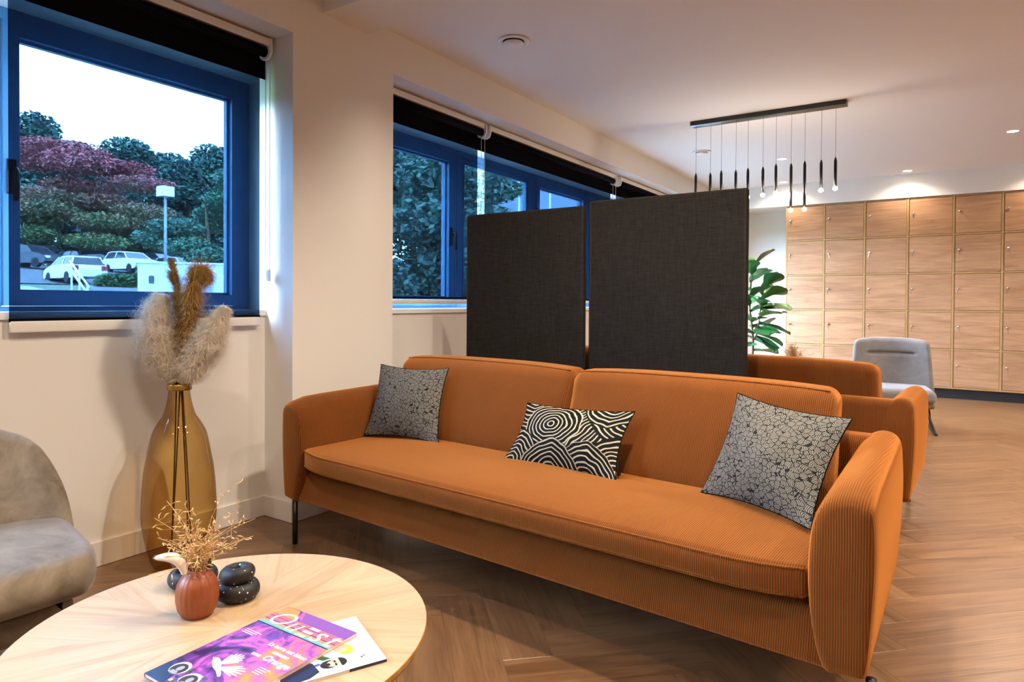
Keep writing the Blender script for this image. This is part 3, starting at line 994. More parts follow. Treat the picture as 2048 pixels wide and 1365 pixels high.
# ------------------------------------------------------------------ scatter cushions from their four corners
def pillow(TL, TR, BR, BL, thick, front, label, aspect=1.0, n=22):
    TL, TR, BR, BL = map(Vector, (TL, TR, BR, BL))
    c = (TL + TR + BR + BL) / 4
    nrm = (BR - BL).cross(TL - BL).normalized()
    root = empty('scatter_cushion', c)
    tag(root, label, 'cushion', None)
    def surf(sgn, s0):
        vs, uv = [], []
        for j in range(n + 1):
            for i in range(n + 1):
                u, v = i / n, j / n
                # pulled-in edges between pointed corners
                du = 0.048 * (1 - (2 * v - 1) ** 2); dv = 0.048 * (1 - (2 * u - 1) ** 2)
                uu = du + u * (1 - 2 * du); vv = dv + v * (1 - 2 * dv)
                p = (BL * (1 - uu) + BR * uu) * (1 - vv) + (TL * (1 - uu) + TR * uu) * vv
                a = max(0.0, sin(pi * u) * sin(pi * v))
                h = 1.15 * thick * (a ** 0.72) * (0.94 + 0.06 * sin(7 * u + 5 * v + c.x * 9))
                wr = 0.003 * sin(22 * u - 9 * v) * a
                vs.append(p + nrm * (sgn * (h + s0 + wr)) - c)
                uv.append((u * aspect, v))
        fs = []
        for j in range(n):
            for i in range(n):
                a = j * (n + 1) + i
                q = (a, a + 1, a + n + 2, a + n + 1)
                fs.append(q if sgn > 0 else tuple(reversed(q)))
        return vs, fs, uv
    for nm, sgn, mat in (('front_panel', 1, front), ('back_panel', -1, M['pillowback'])):
        vs, fs, uv = surf(sgn, 0.002)
        mb = MB().add(vs, fs)
        me = mb.mesh(nm)
        ul = me.uv_layers.new(name='UVMap')
        for lp in me.loops: ul.data[lp.index].uv = uv[lp.vertex_index]
        link(nm, me, root, mat, True)
    rim = []
    for (a, b, s) in ((BL, BR, 0), (BR, TR, 1), (TR, TL, 2), (TL, BL, 3)):
        for i in range(n):
            t = i / n
            u, v = [(t, 0), (1, t), (1 - t, 1), (0, 1 - t)][s]
            du = 0.048 * (1 - (2 * v - 1) ** 2); dv = 0.048 * (1 - (2 * u - 1) ** 2)
            uu = du + u * (1 - 2 * du); vv = dv + v * (1 - 2 * dv)
            rim.append((BL * (1 - uu) + BR * uu) * (1 - vv) + (TL * (1 - uu) + TR * uu) * vv - c)
    rim.append(rim[0])
    MB().tube(rim, 0.0026, 6, False).build('seam', M['pillowback'], root, True)
    return root
dn = Vector((0, 0, 0.012))
pillow((-2.454, 2.498, .811), (-2.018, 2.514, .815), (-1.973, 2.385, .474), (-2.434, 2.360, .466), 0.060, M['knit'], 'square grey knit cushion leaning in the sofa corner near the window wall')
p2 = pillow((-1.508, 2.423, .703), (-0.990, 2.373, .721), (-1.014, 2.254, .477), (-1.546, 2.296, .476), 0.052, M['swirl'], 'oblong black and ivory swirl cushion in the middle of the sofa', 1.7)
MB().box(0.246, 0.252, -0.062, -0.042, -0.105, -0.050).build('side_tag', M['black'], p2)
pillow((-0.611, 2.393, .821), (-0.237, 2.283, .784), (-0.324, 2.109, .472), (-0.704, 2.280, .480), 0.058, M['knit'], 'square grey knit cushion standing tilted beside the near sofa arm')
pillow((-0.30, 4.02, .790), (-0.70, 4.03, .800), (-0.70, 4.19, .50), (-0.30, 4.18, .50), 0.05, M['pillowback'], 'black cushion just peeping out past the back of the second sofa')

# ------------------------------------------------------------------ acoustic screens
def screen(x0, x1, y, zt, label):
    root = empty('acoustic_screen', ((x0 + x1) / 2, y, 0))
    tag(root, label, 'screen', None)
    w = x1 - x0
    rbox(w, 0.036, zt - 0.06, 0.014, 3, 2, 1, 2, c=(0, 0, 0.06 + (zt - 0.06) / 2)).build('panel', M['screen'], root, True)
    MB().tube([(-w / 2 + 0.012, -0.012, 0.075), (-w / 2 + 0.012, -0.012, zt - 0.012), (w / 2 - 0.012, -0.012, zt - 0.012), (w / 2 - 0.012, -0.012, 0.075)], 0.0085, 8).build('edge_piping', M['screen'], root, True)
    for s in (-1, 1):
        MB().box(s * w * 0.36 - 0.03, s * w * 0.36 + 0.03, -0.16, 0.16, 0.0, 0.008).box(s * w * 0.36 - 0.02, s * w * 0.36 + 0.02, -0.014, 0.014, 0.008, 0.07).build('foot', M['black'], root)
screen(-2.499, -1.679, 3.30, 1.678, 'dark grey woven fabric screen standing closer to the window wall')
screen(-1.652, -0.800, 3.30, 1.699, 'dark grey woven fabric screen, the broader one standing away from the windows')

# ------------------------------------------------------------------ round table
TC = (-1.305, 0.866)
TZ = 0.42
def uvmesh(vs, fs, uv, name):
    me = bpy.data.meshes.new(name)
    me.from_pydata([tuple(v) for v in vs], [], fs)
    ul = me.uv_layers.new(name='UVMap')
    for lp in me.loops: ul.data[lp.index].uv = uv[lp.vertex_index]
    return me
def round_table(loc, label, r=0.429, rot0=0.0):
    root = empty('coffee_table', (*loc, 0))
    tag(root, label, 'table')
    MB().lathe([(r - 0.03, TZ - 0.032), (r - 0.004, TZ - 0.018), (r, TZ - 0.010), (r, TZ - 0.0012)], 96).build('top_board', M['tablewood'], root)
    n = 10
    for k in range(n):
        a0, a1 = rot0 + 2 * pi * k / n, rot0 + 2 * pi * (k + 1) / n
        am = (a0 + a1) / 2
        ring = [(0, 0)] + [((r - 0.0012) * cos(a0 + (a1 - a0) * t / 12), (r - 0.0012) * sin(a0 + (a1 - a0) * t / 12)) for t in range(13)]
        vs = [(x, y, TZ) for x, y in ring] + [(x, y, TZ - 0.0012) for x, y in ring]
        m_ = len(ring)
        fs = [tuple(range(m_)), tuple(reversed(range(m_, 2 * m_)))] + [(i, m_ + i, m_ + (i + 1) % m_, (i + 1) % m_) for i in range(m_)]
        uv = [(x * cos(am) + y * sin(am) + k * 3.7, -x * sin(am) + y * cos(am) + k * 1.9) for x, y in ring] * 2
        link('veneer_segment', uvmesh(vs, fs, uv, 'veneer_segment'), root, M['tabletop'])
    for k in range(3):
        a = radians(-52) + 2 * pi * k / 3
        c, s = cos(a), sin(a)
        MB().tube([((r - 0.09) * c, (r - 0.09) * s, TZ - 0.03), ((r - 0.03) * c, (r - 0.03) * s, 0.0)], [0.028, 0.016], 14).build('leg', M['tablewood'], root, True)
    MB().lathe([(0.20, TZ - 0.055), (0.30, TZ - 0.03)], 40).build('under_frame', M['tablewood'], root)
    return root
round_table(TC, 'round pale oak coffee table with fanned veneer top in front of the sofa', rot0=0.2)

# dried flower vase
def rib_vase(loc, label, s=1.0):
    prof = [(0.030, 0.0), (0.036, 0.002), (0.046, 0.02), (0.0505, 0.045), (0.0505, 0.062), (0.047, 0.082), (0.038, 0.099), (0.027, 0.108), (0.0215, 0.112), (0.0205, 0.116), (0.0185, 0.116), (0.018, 0.10), (0.012, 0.06)]
    o = MB().lathe([(r * s, z * s) for r, z in prof], 132, flute=lambda a, z: 0.018 * abs(cos(11 * a)) * (1 if 0.006 < z / s < 0.108 else 0), cap1=True).build('ribbed_vase', M['terracotta'], None, True)
    o.location = loc
    tag(o, label, 'vase')
    return o
rib_vase((-1.422, 0.862, TZ), 'small ribbed terracotta vase on the round table holding dried grasses', 0.90)

def dried_bunch(base, label, n, spread, height, seed, longs=()):
    rg = random.Random(seed)
    root = empty('dried_grass_bunch', base)
    tag(root, label, 'dried flowers')
    st, sp = MB(), MB()
    def strand(end, k):
        e = Vector(end)
        mid = Vector((e.x * 0.30, e.y * 0.30, e.z * 0.55))
        pts = spline([(rg.uniform(-.008, .008), rg.uniform(-.008, .008), -0.05), mid, e], 5)
        st.tube(pts, 0.0007, 4, False)
        for q in range(k):
            f = rg.uniform(0.45, 1.0)
            p = pts[min(len(pts) - 1, int(f * (len(pts) - 1)))]
            d = Vector((rg.gauss(0, 1), rg.gauss(0, 1), rg.gauss(0.35, 0.8))).normalized()
            l1 = rg.uniform(0.008, 0.02)
            e1 = p + d * l1
            st.tube([p, e1], 0.0004, 3, False)
            d2 = (d + Vector((rg.gauss(0, .6), rg.gauss(0, .6), rg.gauss(0, .6)))).normalized()
            ln = rg.uniform(0.007, 0.016)
            bow = d.cross(d2) * 0.003
            sp.tube([e1, e1 + d2 * ln * 0.5 + bow, e1 + d2 * ln], [0.0007, 0.0017, 0.0004], 4, False)
    for i in range(n):
        a = rg.uniform(0, 2 * pi)
        rr = abs(rg.gauss(0, spread))
        strand((rr * cos(a), rr * sin(a), max(0.025, height * rg.uniform(0.35, 1.0) - rr * 0.35)), rg.randint(4, 7))
    for e in longs:
        strand(e, 9)
    for m_, nm in ((st, 'stems'), (sp, 'spikelets')):
        o = m_.build(nm, M['plumeb'] if n > 100 else M['straw'], root)
        o['kind'] = 'stuff'
    return root
RVx, RVy = 0.836, 0.549
def rv(a, z, off=0.0):      # offset seen from the sofa side: a along the table, z up
    return (RVx * a - 0.549 * off, RVy * a + 0.836 * off, z)
dried_bunch((-1.422, 0.862, TZ + 0.101), 'bunch of pale dried grasses in the small terracotta vase', 60, 0.044, 0.105, 11,
            [rv(0.112, 0.12), rv(0.107, 0.228, 0.01), rv(0.136, 0.124, -0.01), rv(-0.098, 0.12), rv(-0.07, 0.16), rv(-0.03, 0.155), rv(0.06, 0.12), rv(0.128, 0.08), rv(-0.09, 0.075), rv(0.09, 0.06), rv(0.10, 0.15), rv(-0.055, 0.13)])

def bunny_tail(base, tips, label):
    root = empty('bunny_tail_grass', base)
    tag(root, label, 'dried flowers')
    rg = random.Random(5)
    for (path, rad) in tips:
        P = spline(path, 6)
        MB().tube([(0, 0, -0.06), (0, 0, 0.0), P[0]], 0.0008, 5).build('stem', M['straw'], root, True)
        n = len(P)
        rs = [rad * max(0.12, sin(pi * (0.10 + 0.84 * i / (n - 1)))) ** 0.7 for i in range(n)]
        head = MB().tube(P, rs, 14)
        for q in range(500):
            i = rg.randrange(1, n - 1)
            d = Vector((rg.gauss(0, 1), rg.gauss(0, 1), rg.gauss(0, 1))).normalized()
            a = P[i] + d * rs[i] * 0.9
            tdir = (P[i + 1] - P[i - 1]).normalized()
            b = a + (d * 0.6 + tdir).normalized() * 0.006
            w = d.cross(tdir).normalized() * 0.0003 if d.cross(tdir).length > 1e-4 else Vector((0.0003, 0, 0))
            head.add([a - w, a + w, b], [(0, 1, 2)])
        o = head.build('fluffy_head', M['bunny'], root, True)
    return root
bunny_tail((-1.422, 0.862, TZ + 0.101), [([rv(-0.014, 0.004, -0.03), rv(-0.020, 0.024, -0.03), rv(-0.034, 0.039, -0.031), rv(-0.054, 0.043, -0.032), rv(-0.078, 0.041, -0.032)], 0.0115)],
           'curved creamy bunny tail seed head leaning out of the terracotta vase')

def pebble_vase(loc, rz, label, s=1.0, tilt=0.0):
    root = empty('stacked_pebble_vase', loc, rz)
    tag(root, label, 'vase')
    def ring(R, h, z, x, hole, tilt_):
        prof = []
        for q in range(15):
            a = -pi / 2 + pi * q / 14
            prof.append((R - h * 0.9 + h * 0.9 * cos(a) if True else R, z + h * (1 + sin(a))))
        if hole:
            prof += [(hole * 1.35, z + 2 * h - 0.001), (hole, z + 2 * h - 0.006), (hole * 0.95, z + h * 0.6)]
        mb = MB().lathe([(r * s, zz * s) for r, zz in prof], 44, flute=lambda a, zz: 0.05 * cos(2 * a + 0.6))
        mb.v = [(a + x * s + (c - z * s) * tilt_, b, c + (a) * tilt_ * 0.9) for a, b, c in mb.v]
        return mb
    ring(0.053, 0.0208, 0.001, 0, 0, 0.0).build('lower_bulb', M['speckle'], root, True, True)
    ring(0.042, 0.0200, 0.038, -0.002, 0.014, tilt).build('upper_bulb', M['speckle'], root, True, True)
    return root
pebble_vase((-1.425, 0.965, TZ), 0.3, 'black speckled ceramic vase of two stacked rounds, standing clear on the table', 1.0, 0.10)
pebble_vase((-1.578, 0.945, TZ), 1.4, 'black speckled ceramic vase half hidden behind the terracotta vase', 1.05, -0.08)

# ------------------------------------------------------------------ magazines
LAY = [0]
def flat(name, parent, mat, pts, z, th=0.00012):
    LAY[0] += 1
    return MB().prism(pts, z, z + th + (LAY[0] % 40) * 0.000006).build(name, mat, parent)
def text(name, body, size, mat, parent, x, y, z, shear_=0.0, align='LEFT', rot=0.0, bold=0.0, sx=1.0):
    cu = bpy.data.curves.new(name, 'FONT')
    cu.body = body; cu.size = size; cu.shear = shear_; cu.align_x = align; cu.offset = bold; cu.resolution_u = 3
    ob = bpy.data.objects.new(name, cu); COL.objects.link(ob)
    bpy.context.view_layer.update()
    me = bpy.data.meshes.new_from_object(ob.evaluated_get(bpy.context.evaluated_depsgraph_get()))
    bpy.data.objects.remove(ob); bpy.data.curves.remove(cu)
    o = link(name, me, parent, mat)
    o.location = (x, y, z); o.rotation_euler = (0, 0, rot); o.scale = (sx, 1, 1)
    return o
INK = lambda n, c, r=0.35: plain('ink_' + n, c, r)
inkw = INK('white', (0.86, 0.85, 0.83)); inkn = INK('navy', (0.012, 0.022, 0.07)); inkk = INK('black', (0.012, 0.012, 0.014))
inkp = INK('skin', (0.72, 0.42, 0.32)); inkb = INK('blue', (0.04, 0.08, 0.42)); inkg = INK('green', (0.02, 0.12, 0.05)); inky = INK('yellow', (0.85, 0.62, 0.05))
inkpk = INK('pink', (0.80, 0.13, 0.17)); inkor = INK('orange', (0.85, 0.26, 0.08)); inkcy = INK('cyan', (0.08, 0.40, 0.75)); inkpu = INK('purple', (0.13, 0.03, 0.28))
paper = plain('page_paper', (0.72, 0.68, 0.60), 0.7, var=0.1, scale=400)

def cover_art(name):
    t = NT(name)
    ob = t.coord('Object')
    sep = t.n('ShaderNodeSeparateXYZ'); t.l(ob, sep.inputs[0])
    n1 = t.noise(ob, 11.0, 4, 0.6, 1.6)
    a = t.math('ADD', n1, t.math('MULTIPLY', t.math('SUBTRACT', sep.outputs[0], 0.12), 0.9))
    c = t.ramp(a, [(0.30, lin(40, 24, 70)), (0.42, lin(120, 60, 150)), (0.52, lin(205, 95, 165)), (0.60, lin(245, 120, 95)), (0.68, lin(240, 140, 70)), (0.80, lin(110, 60, 160))])
    n2 = t.noise(t.mapping(ob, loc=(4, 2, 0)), 17.0, 4, 0.6, 1.0)
    c = t.mix(t.ramp(n2, [(0.55, (0, 0, 0)), (0.68, (1, 1, 1))]), c, lin(70, 60, 160))
    t.base(c)
    t.set(Roughness=0.3)
    return t.m
def magazine_one():
    w, h, z0, z1 = 0.222, 0.330, TZ + 0.0062, TZ + 0.0135
    root = empty('magazine', (-1.260, 0.986, 0), radians(0.5))
    tag(root, 'purple and orange glossy magazine with a big white title, lying uppermost', 'magazine')
    art = cover_art('cover_painting')
    MB().box(0.0008, w - 0.001, -h + 0.001, -0.001, z0 + 0.0004, z1 - 0.0004).build('pages', paper, root)
    MB().box(0, w, -h, 0, z1 - 0.0004, z1).box(0, w, -h, 0, z0, z0 + 0.0004).box(-0.0005, 0.0006, -h, 0, z0, z1).build('cover', art, root)
    z = z1 + 0.0001
    # striped band under the title
    bands = [(-0.036, -0.046, inkpk), (-0.046, -0.049, inkpu), (-0.049, -0.060, inkpk), (-0.060, -0.064, inkpu), (-0.064, -0.073, inkor), (-0.073, -0.080, inkcy), (-0.080, -0.083, inkk)]
    for (a, b, mt) in bands:
        flat('colour_band', root, mt, [(0.0, b), (w, b), (w, a), (0.0, a)], z)
    flat('corner_panel', root, inkor, [(0.0, -0.036), (0.07, -0.036), (0.045, -0.003), (0.0, 0.0)], z)
    pur = INK('violet', (0.20, 0.075, 0.33))
    flat('sky_panel', root, pur, [(0.085, -0.036), (w, -0.036), (w, 0.0), (0.06, 0.0)], z)
    z += 0.0002
    T = 0.076
    text('title', 'O', T, inkw, root, 0.004, -0.072, z, 0.30, bold=-0.0006)
    text('title', 'u', T, inkw, root, 0.068, -0.076, z, 0.30, bold=-0.0004)
    for q in range(3):
        y = -0.037 - 0.0165 * q
        flat('title_bar', root, inkw, [(0.124 - 0.004 * q, y - 0.008), (0.150 - 0.004 * q, y - 0.008), (0.152 - 0.004 * q, y), (0.126 - 0.004 * q, y)], z)
    text('title', 's', T, inkw, root, 0.150, -0.076, z, 0.30)
    text('title', 't', T, inkw, root, 0.190, -0.076, z, 0.30)
    text('headline', 'La terre est bleue', 0.0155, inkw, root, 0.216, -0.135, z, 0.15, 'RIGHT', bold=0.0005)
    text('headline', 'comme', 0.0155, inkw, root, 0.185, -0.152, z, 0.15, 'RIGHT', bold=0.0005)
    text('headline', 'une', 0.0165, inkw, root, 0.130, -0.176, z, 0.15, 'RIGHT', bold=0.0005)
    text('headline', 'Orange', 0.0245, inkw, root, 0.214, -0.177, z, 0.15, 'RIGHT', bold=0.0007)
    for q, (x0, x1, y) in enumerate(((0.012, 0.060, -0.118), (0.012, 0.052, -0.124), (0.012, 0.046, -0.130), (0.165, 0.195, -0.198), (0.165, 0.190, -0.204), (0.165, 0.187, -0.210), (0.165, 0.185, -0.216))):
        flat('small_print', root, inkw, [(x0, y), (x1, y), (x1, y + 0.0018), (x0, y + 0.0018)], z)
    # flying white bird
    body = [(0.056, -0.226), (0.062, -0.229), (0.072, -0.238), (0.088, -0.247), (0.106, -0.252), (0.126, -0.262), (0.129, -0.258), (0.118, -0.249), (0.106, -0.242), (0.094, -0.232), (0.080, -0.224), (0.068, -0.221)]
    flat('bird_print', root, inkw, body, z)
    for (bx, by, n_, a0, a1, ln) in ((0.090, -0.232, 7, 40, 105, 0.046), (0.104, -0.240, 6, -12, 38, 0.055)):
        for q in range(n_):
            a = radians(a0 + (a1 - a0) * q / (n_ - 1))
            c, s = cos(a), sin(a)
            l2 = ln * (0.75 + 0.25 * sin(pi * q / (n_ - 1)))
            flat('bird_print', root, inkw, [(bx + 0.003 * s, by - 0.003 * c), (bx + l2 * c + 0.0005 * s, by + l2 * s), (bx + l2 * 0.97 * c - 0.0026 * s, by + l2 * 0.97 * s + 0.0026 * c), (bx - 0.003 * s, by + 0.003 * c)], z)
    # round photographs and the navy corner
    flat('navy_panel', root, inkn, [(0.0, -0.33), (0.06, -0.33), (0.05, -0.295), (0.0, -0.278)], z)
    for q in range(34):
        gx, gy = 0.045 + (q % 9) * 0.013, -0.282 - (q // 9) * 0.012
        flat('confetti_print', root, (inky, inkg, pur, inkn)[q % 4], [(gx, gy), (gx + 0.0075, gy), (gx + 0.0075, gy + 0.0065), (gx, gy + 0.0065)], z - 0.0001)
    greyp, darkp = INK('grey', (0.30, 0.30, 0.31)), INK('charcoal', (0.03, 0.03, 0.035))
    for (cx, cy, r) in ((0.040, -0.283, 0.0205), (0.092, -0.296, 0.0205)):
        flat('round_photo', root, inkw, [(cx + r * cos(2 * pi * k / 28), cy + r * sin(2 * pi * k / 28)) for k in range(28)], z + 0.0001)
        flat('round_photo', root, darkp, [(cx + r * 0.86 * cos(2 * pi * k / 24), cy - 0.003 + r * 0.84 * sin(2 * pi * k / 24)) for k in range(24)], z + 0.0003)
        flat('portrait_print', root, greyp, [(cx + 0.002 + 0.0065 * cos(2 * pi * k / 18), cy - 0.001 + 0.0085 * sin(2 * pi * k / 18)) for k in range(18)], z + 0.0005)
        flat('portrait_print', root, greyp, [(cx - 0.011, cy - 0.019), (cx + 0.013, cy - 0.019), (cx + 0.009, cy - 0.010), (cx - 0.006, cy - 0.010)], z + 0.0005)
magazine_one()
def magazine_two():
    w, h, z0, z1 = 0.205, 0.285, TZ + 0.0006, TZ + 0.0058
    root = empty('magazine', (-1.107, 1.049, 0), radians(-26.2))
    tag(root, 'white magazine with a cartoon man in a navy suit, lying beneath the purple one', 'magazine')
    MB().box(0.0008, w - 0.001, -h + 0.001, -0.001, z0 + 0.0004, z1 - 0.0004).build('pages', paper, root)
    MB().box(0, w, -h, 0, z1 - 0.0004, z1).box(0, w, -h, 0, z0, z0 + 0.0004).build('cover', inkw, root)
    MB().box(w - 0.0006, w + 0.0004, -0.075, 0, z0, z1).build('cover_edge', inkn, root)
    z = z1 + 0.0001
    el = lambda cx, cy, a, b, n=24, t0=0, t1=360: [(cx + a * cos(radians(t0 + (t1 - t0) * k / n)), cy + b * sin(radians(t0 + (t1 - t0) * k / n))) for k in range(n if t1 - t0 == 360 else n + 1)]
    flat('print_yellow_shape', root, inky, el(0.128, -0.062, 0.020, 0.016), z)
    flat('print_cheek', root, inkp, el(0.116, -0.070, 0.020, 0.014), z + 0.0001)
    flat('print_suit', root, inkn, [(0.125, -0.200), (0.205, -0.200), (0.200, -0.150), (0.186, -0.128), (0.150, -0.133), (0.132, -0.150)], z)
    flat('print_green_collar', root, inkg, [(0.118, -0.118), (0.148, -0.096), (0.150, -0.112), (0.128, -0.130)], z)
    flat('print_shirt', root, inkw, [(0.150, -0.134), (0.164, -0.150), (0.176, -0.128), (0.168, -0.116), (0.152, -0.118)], z + 0.0001)
    flat('print_tie', root, inkb, [(0.156, -0.122), (0.164, -0.120), (0.166, -0.150), (0.158, -0.146)], z + 0.0002)
    flat('print_beard', root, inkk, el(0.168, -0.104, 0.0150, 0.0185), z + 0.0001)
    flat('print_face', root, inkp, el(0.169, -0.094, 0.0125, 0.0165), z + 0.0002)
    flat('print_mouth', root, inkk, el(0.169, -0.107, 0.0055, 0.0040), z + 0.0003)
    flat('print_hair', root, inkk, el(0.169, -0.086, 0.0165, 0.0155, 16, 8, 172), z + 0.0003)
    for s in (-1, 1):
        flat('print_glasses', root, inkk, el(0.169 + s * 0.0058, -0.093, 0.0046, 0.0022), z + 0.0003)
    flat('print_mark', root, inkk, [(0.166, -0.036), (0.170, -0.033), (0.172, -0.035), (0.168, -0.039)], z)
    flat('print_mark', root, inkk, [(0.168, -0.041), (0.175, -0.038), (0.176, -0.040), (0.170, -0.044)], z)
magazine_two()

# ------------------------------------------------------------------ tall amber vase and pampas
VB = (-2.745, 1.582)
def amber_vase():
    root = empty('tall_glass_vase', (*VB, 0))
    tag(root, 'tall bottle shaped amber glass vase on the floor by the window wall', 'vase')
    prof = [(0.085, 0.004), (0.102, 0.012), (0.116, 0.05), (0.130, 0.11), (0.145, 0.20), (0.147, 0.26), (0.143, 0.36), (0.136, 0.44), (0.128, 0.49), (0.116, 0.56), (0.104, 0.61), (0.082, 0.655), (0.066, 0.68), (0.055, 0.715), (0.047, 0.755), (0.0425, 0.79), (0.043, 0.806)]
    P = spline([(r, z * 0.945, 0) for r, z in prof], 3)
    MB().lathe([(p.x, p.y) for p in P], 64, cap0=True, cap1=False).build('bottle', M['amber'], root, True)
    MB().lathe([(0.042, 0.753), (0.048, 0.754), (0.050, 0.763), (0.048, 0.771), (0.0485, 0.779), (0.044, 0.782), (0.040, 0.779)], 40, cap0=False, cap1=False).build('rim', M['brass'], root, True, True)
amber_vase()
def plume(path, label, mat, n, reach, wide, stem_to, seed, droop=0.4, lift=0.55, wdt=0.0010):
    rg = random.Random(seed)
    root = empty('pampas_plume', (*VB, 0.785))
    tag(root, label, 'dried flowers')
    P = spline(path, 8)
    low = [stem_to, ((stem_to[0] + path[0][0]) / 2 + 0.004, (stem_to[1] + path[0][1]) / 2, (stem_to[2] + path[0][2]) / 2), path[0]]
    MB().tube(spline(low, 5) + P[1:], 0.0034, 6).build('stem', M['stem'], root, True)
    f = MB()
    N = len(P) - 1
    if mat is M['plume']:      # solid core added under the strands to catch light and look brighter
        f.tube(P, [0.62 * wide * (sin(pi * min(1, 0.12 + 0.88 * q / N)) ** 0.6) * (1 - 0.55 * q / N) * (1 + 0.10 * sin(q * 2.1)) * 0.72 for q in range(N + 1)], 14)
    for i in range(n):
        if i % 36 == 0:
            tuft_t, tuft_d, tuft_l = rg.random() ** 0.9, Vector((rg.gauss(0, 1), rg.gauss(0, 1), rg.gauss(0, 1))), rg.uniform(0.45, 1.55)
        t = min(1.0, max(0.0, tuft_t + rg.gauss(0, 0.03)))
        fi = t * N
        k = min(N - 1, int(fi))
        p = P[k].lerp(P[k + 1], fi - k)
        ax = (P[k + 1] - P[k]).normalized()
        d = tuft_d.normalized() + 0.33 * Vector((rg.gauss(0, 1), rg.gauss(0, 1), rg.gauss(0, 1)))
        d = (d - ax * d.dot(ax))
        if d.length < 1e-3: continue
        d.normalize()
        env = wide * (sin(pi * min(1, 0.12 + 0.88 * t)) ** 0.6 * (1 - 0.55 * t))
        ln = env * tuft_l * rg.uniform(0.55, 1.15) + reach
        tip = p + d * ln * 0.75 + ax * ln * lift * rg.uniform(0.5, 1.3)
        mid = p.lerp(tip, 0.5) + ax * ln * 0.16
        tip.z -= droop * ln * rg.uniform(0, 0.5)
        w = ax.cross(d).normalized() * wdt * rg.uniform(0.6, 1.3)
        f.add([p - w * 0.4, p + w * 0.4, mid + w, mid - w, tip], [(0, 1, 2, 3), (3, 2, 4)])
        for q in range(2):     # side barbs
            b0 = mid.lerp(tip, rg.random())
            b1 = b0 + Vector((rg.gauss(0, 1), rg.gauss(0, 1), rg.gauss(0, 1))).normalized() * ln * 0.22
            f.add([b0 - w * 0.5, b0 + w * 0.5, b1], [(0, 1, 2)])
    o = f.build('plume', mat, root)
    o['kind'] = 'stuff'
    return root
# points are offsets from the vase mouth
plume([rv(-0.012, 0.0), rv(-0.048, 0.09), rv(-0.082, 0.20), rv(-0.092, 0.29), rv(-0.078, 0.365)], 'fluffy cream pampas plume leaning towards the armchair side of the amber vase', M['plume'], 26000, 0.022, 0.125, rv(-0.05, -0.73, .03), 1)
plume([rv(0.012, 0.0), rv(0.055, 0.07), rv(0.105, 0.15), rv(0.150, 0.23), rv(0.195, 0.315)], 'fluffy cream pampas plume leaning towards the sofa side of the amber vase', M['plume'], 22000, 0.02, 0.110, rv(0.06, -0.69, -.02), 2)
plume([rv(0.0, 0.03, 0.01), rv(0.000, 0.20, 0.01), rv(-0.010, 0.36, 0.01), rv(-0.026, 0.45, 0.01), rv(-0.036, 0.515, 0.01)], 'narrow golden brown grass plume, tallest and most upright in the amber vase', M['plumeb'], 3600, 0.014, 0.058, rv(-0.02, -0.72, -.03), 3, 0.5, 1.0, 0.0010)
plume([rv(0.010, 0.03, -0.01), rv(0.040, 0.20, -0.01), rv(0.058, 0.36, -0.01), rv(0.066, 0.445, -0.01), rv(0.092, 0.472, -0.01), rv(0.116, 0.448, -0.01)], 'bushy golden brown grass plume with a curled tip in the amber vase', M['plumeb'], 6500, 0.018, 0.095, rv(0.03, -0.72, .02), 4, 1.1, 0.8, 0.0010)

# ------------------------------------------------------------------ velvet armchair by the window wall
def near_chair():
    root = empty('velvet_armchair', (-2.295, 0.665, 0), radians(-9))
    tag(root, 'taupe velvet shell armchair at the picture edge facing the round table', 'armchair')
    def seatf(x, y, z, u, v, w):
        k = 1 - 0.16 * max(0, u) ** 2.5 * v * v
        x -= 0.05 * v * v * (1 if u > 0 else 0) * u
        if w > 0: z += 0.018 * (1 - u * u) * (1 - v * v) + 0.022 * max(0, -u) * v * v
        return x, y * k, z
    rbox(0.58, 0.64, 0.115, 0.055, 5, 8, 8, 2, fn=seatf, c=(0.02, 0.01, 0.365)).build('seat', M['velvet'], root, True)
    def backf(x, y, z, u, v, w):
        t = (w + 1) / 2
        yy = y * (1 - 0.42 * max(0, t - 0.25) ** 2.2)
        zz = z - 0.06 * abs(v) ** 2.6 * t
        xx = x - 0.16 * t + 0.14 * (v * v) * (1 - 0.3 * t)
        return xx, yy, zz
    rbox(0.085, 0.66, 0.40, 0.040, 5, 1, 10, 8, fn=backf, c=(-0.235, 0, 0.53)).build('backrest', M['velvet'], root, True)
    rbox(0.44, 0.52, 0.12, 0.05, 4, 3, 3, 1, c=(-0.03, 0, 0.245)).build('under_shell', M['velvet'], root, True)
    rbox(0.40, 0.48, 0.012, 0.005, 2, c=(-0.02, 0, 0.305)).build('seat_plate', M['black'], root, True)
    for sx in (-1, 1):
        for sy in (-1, 1):
            MB().tube([(sx * 0.17, sy * 0.21, 0.30), (sx * 0.22, sy * 0.27, 0.0)], [0.013, 0.010], 10).build('leg', M['black'], root, True)
near_chair()

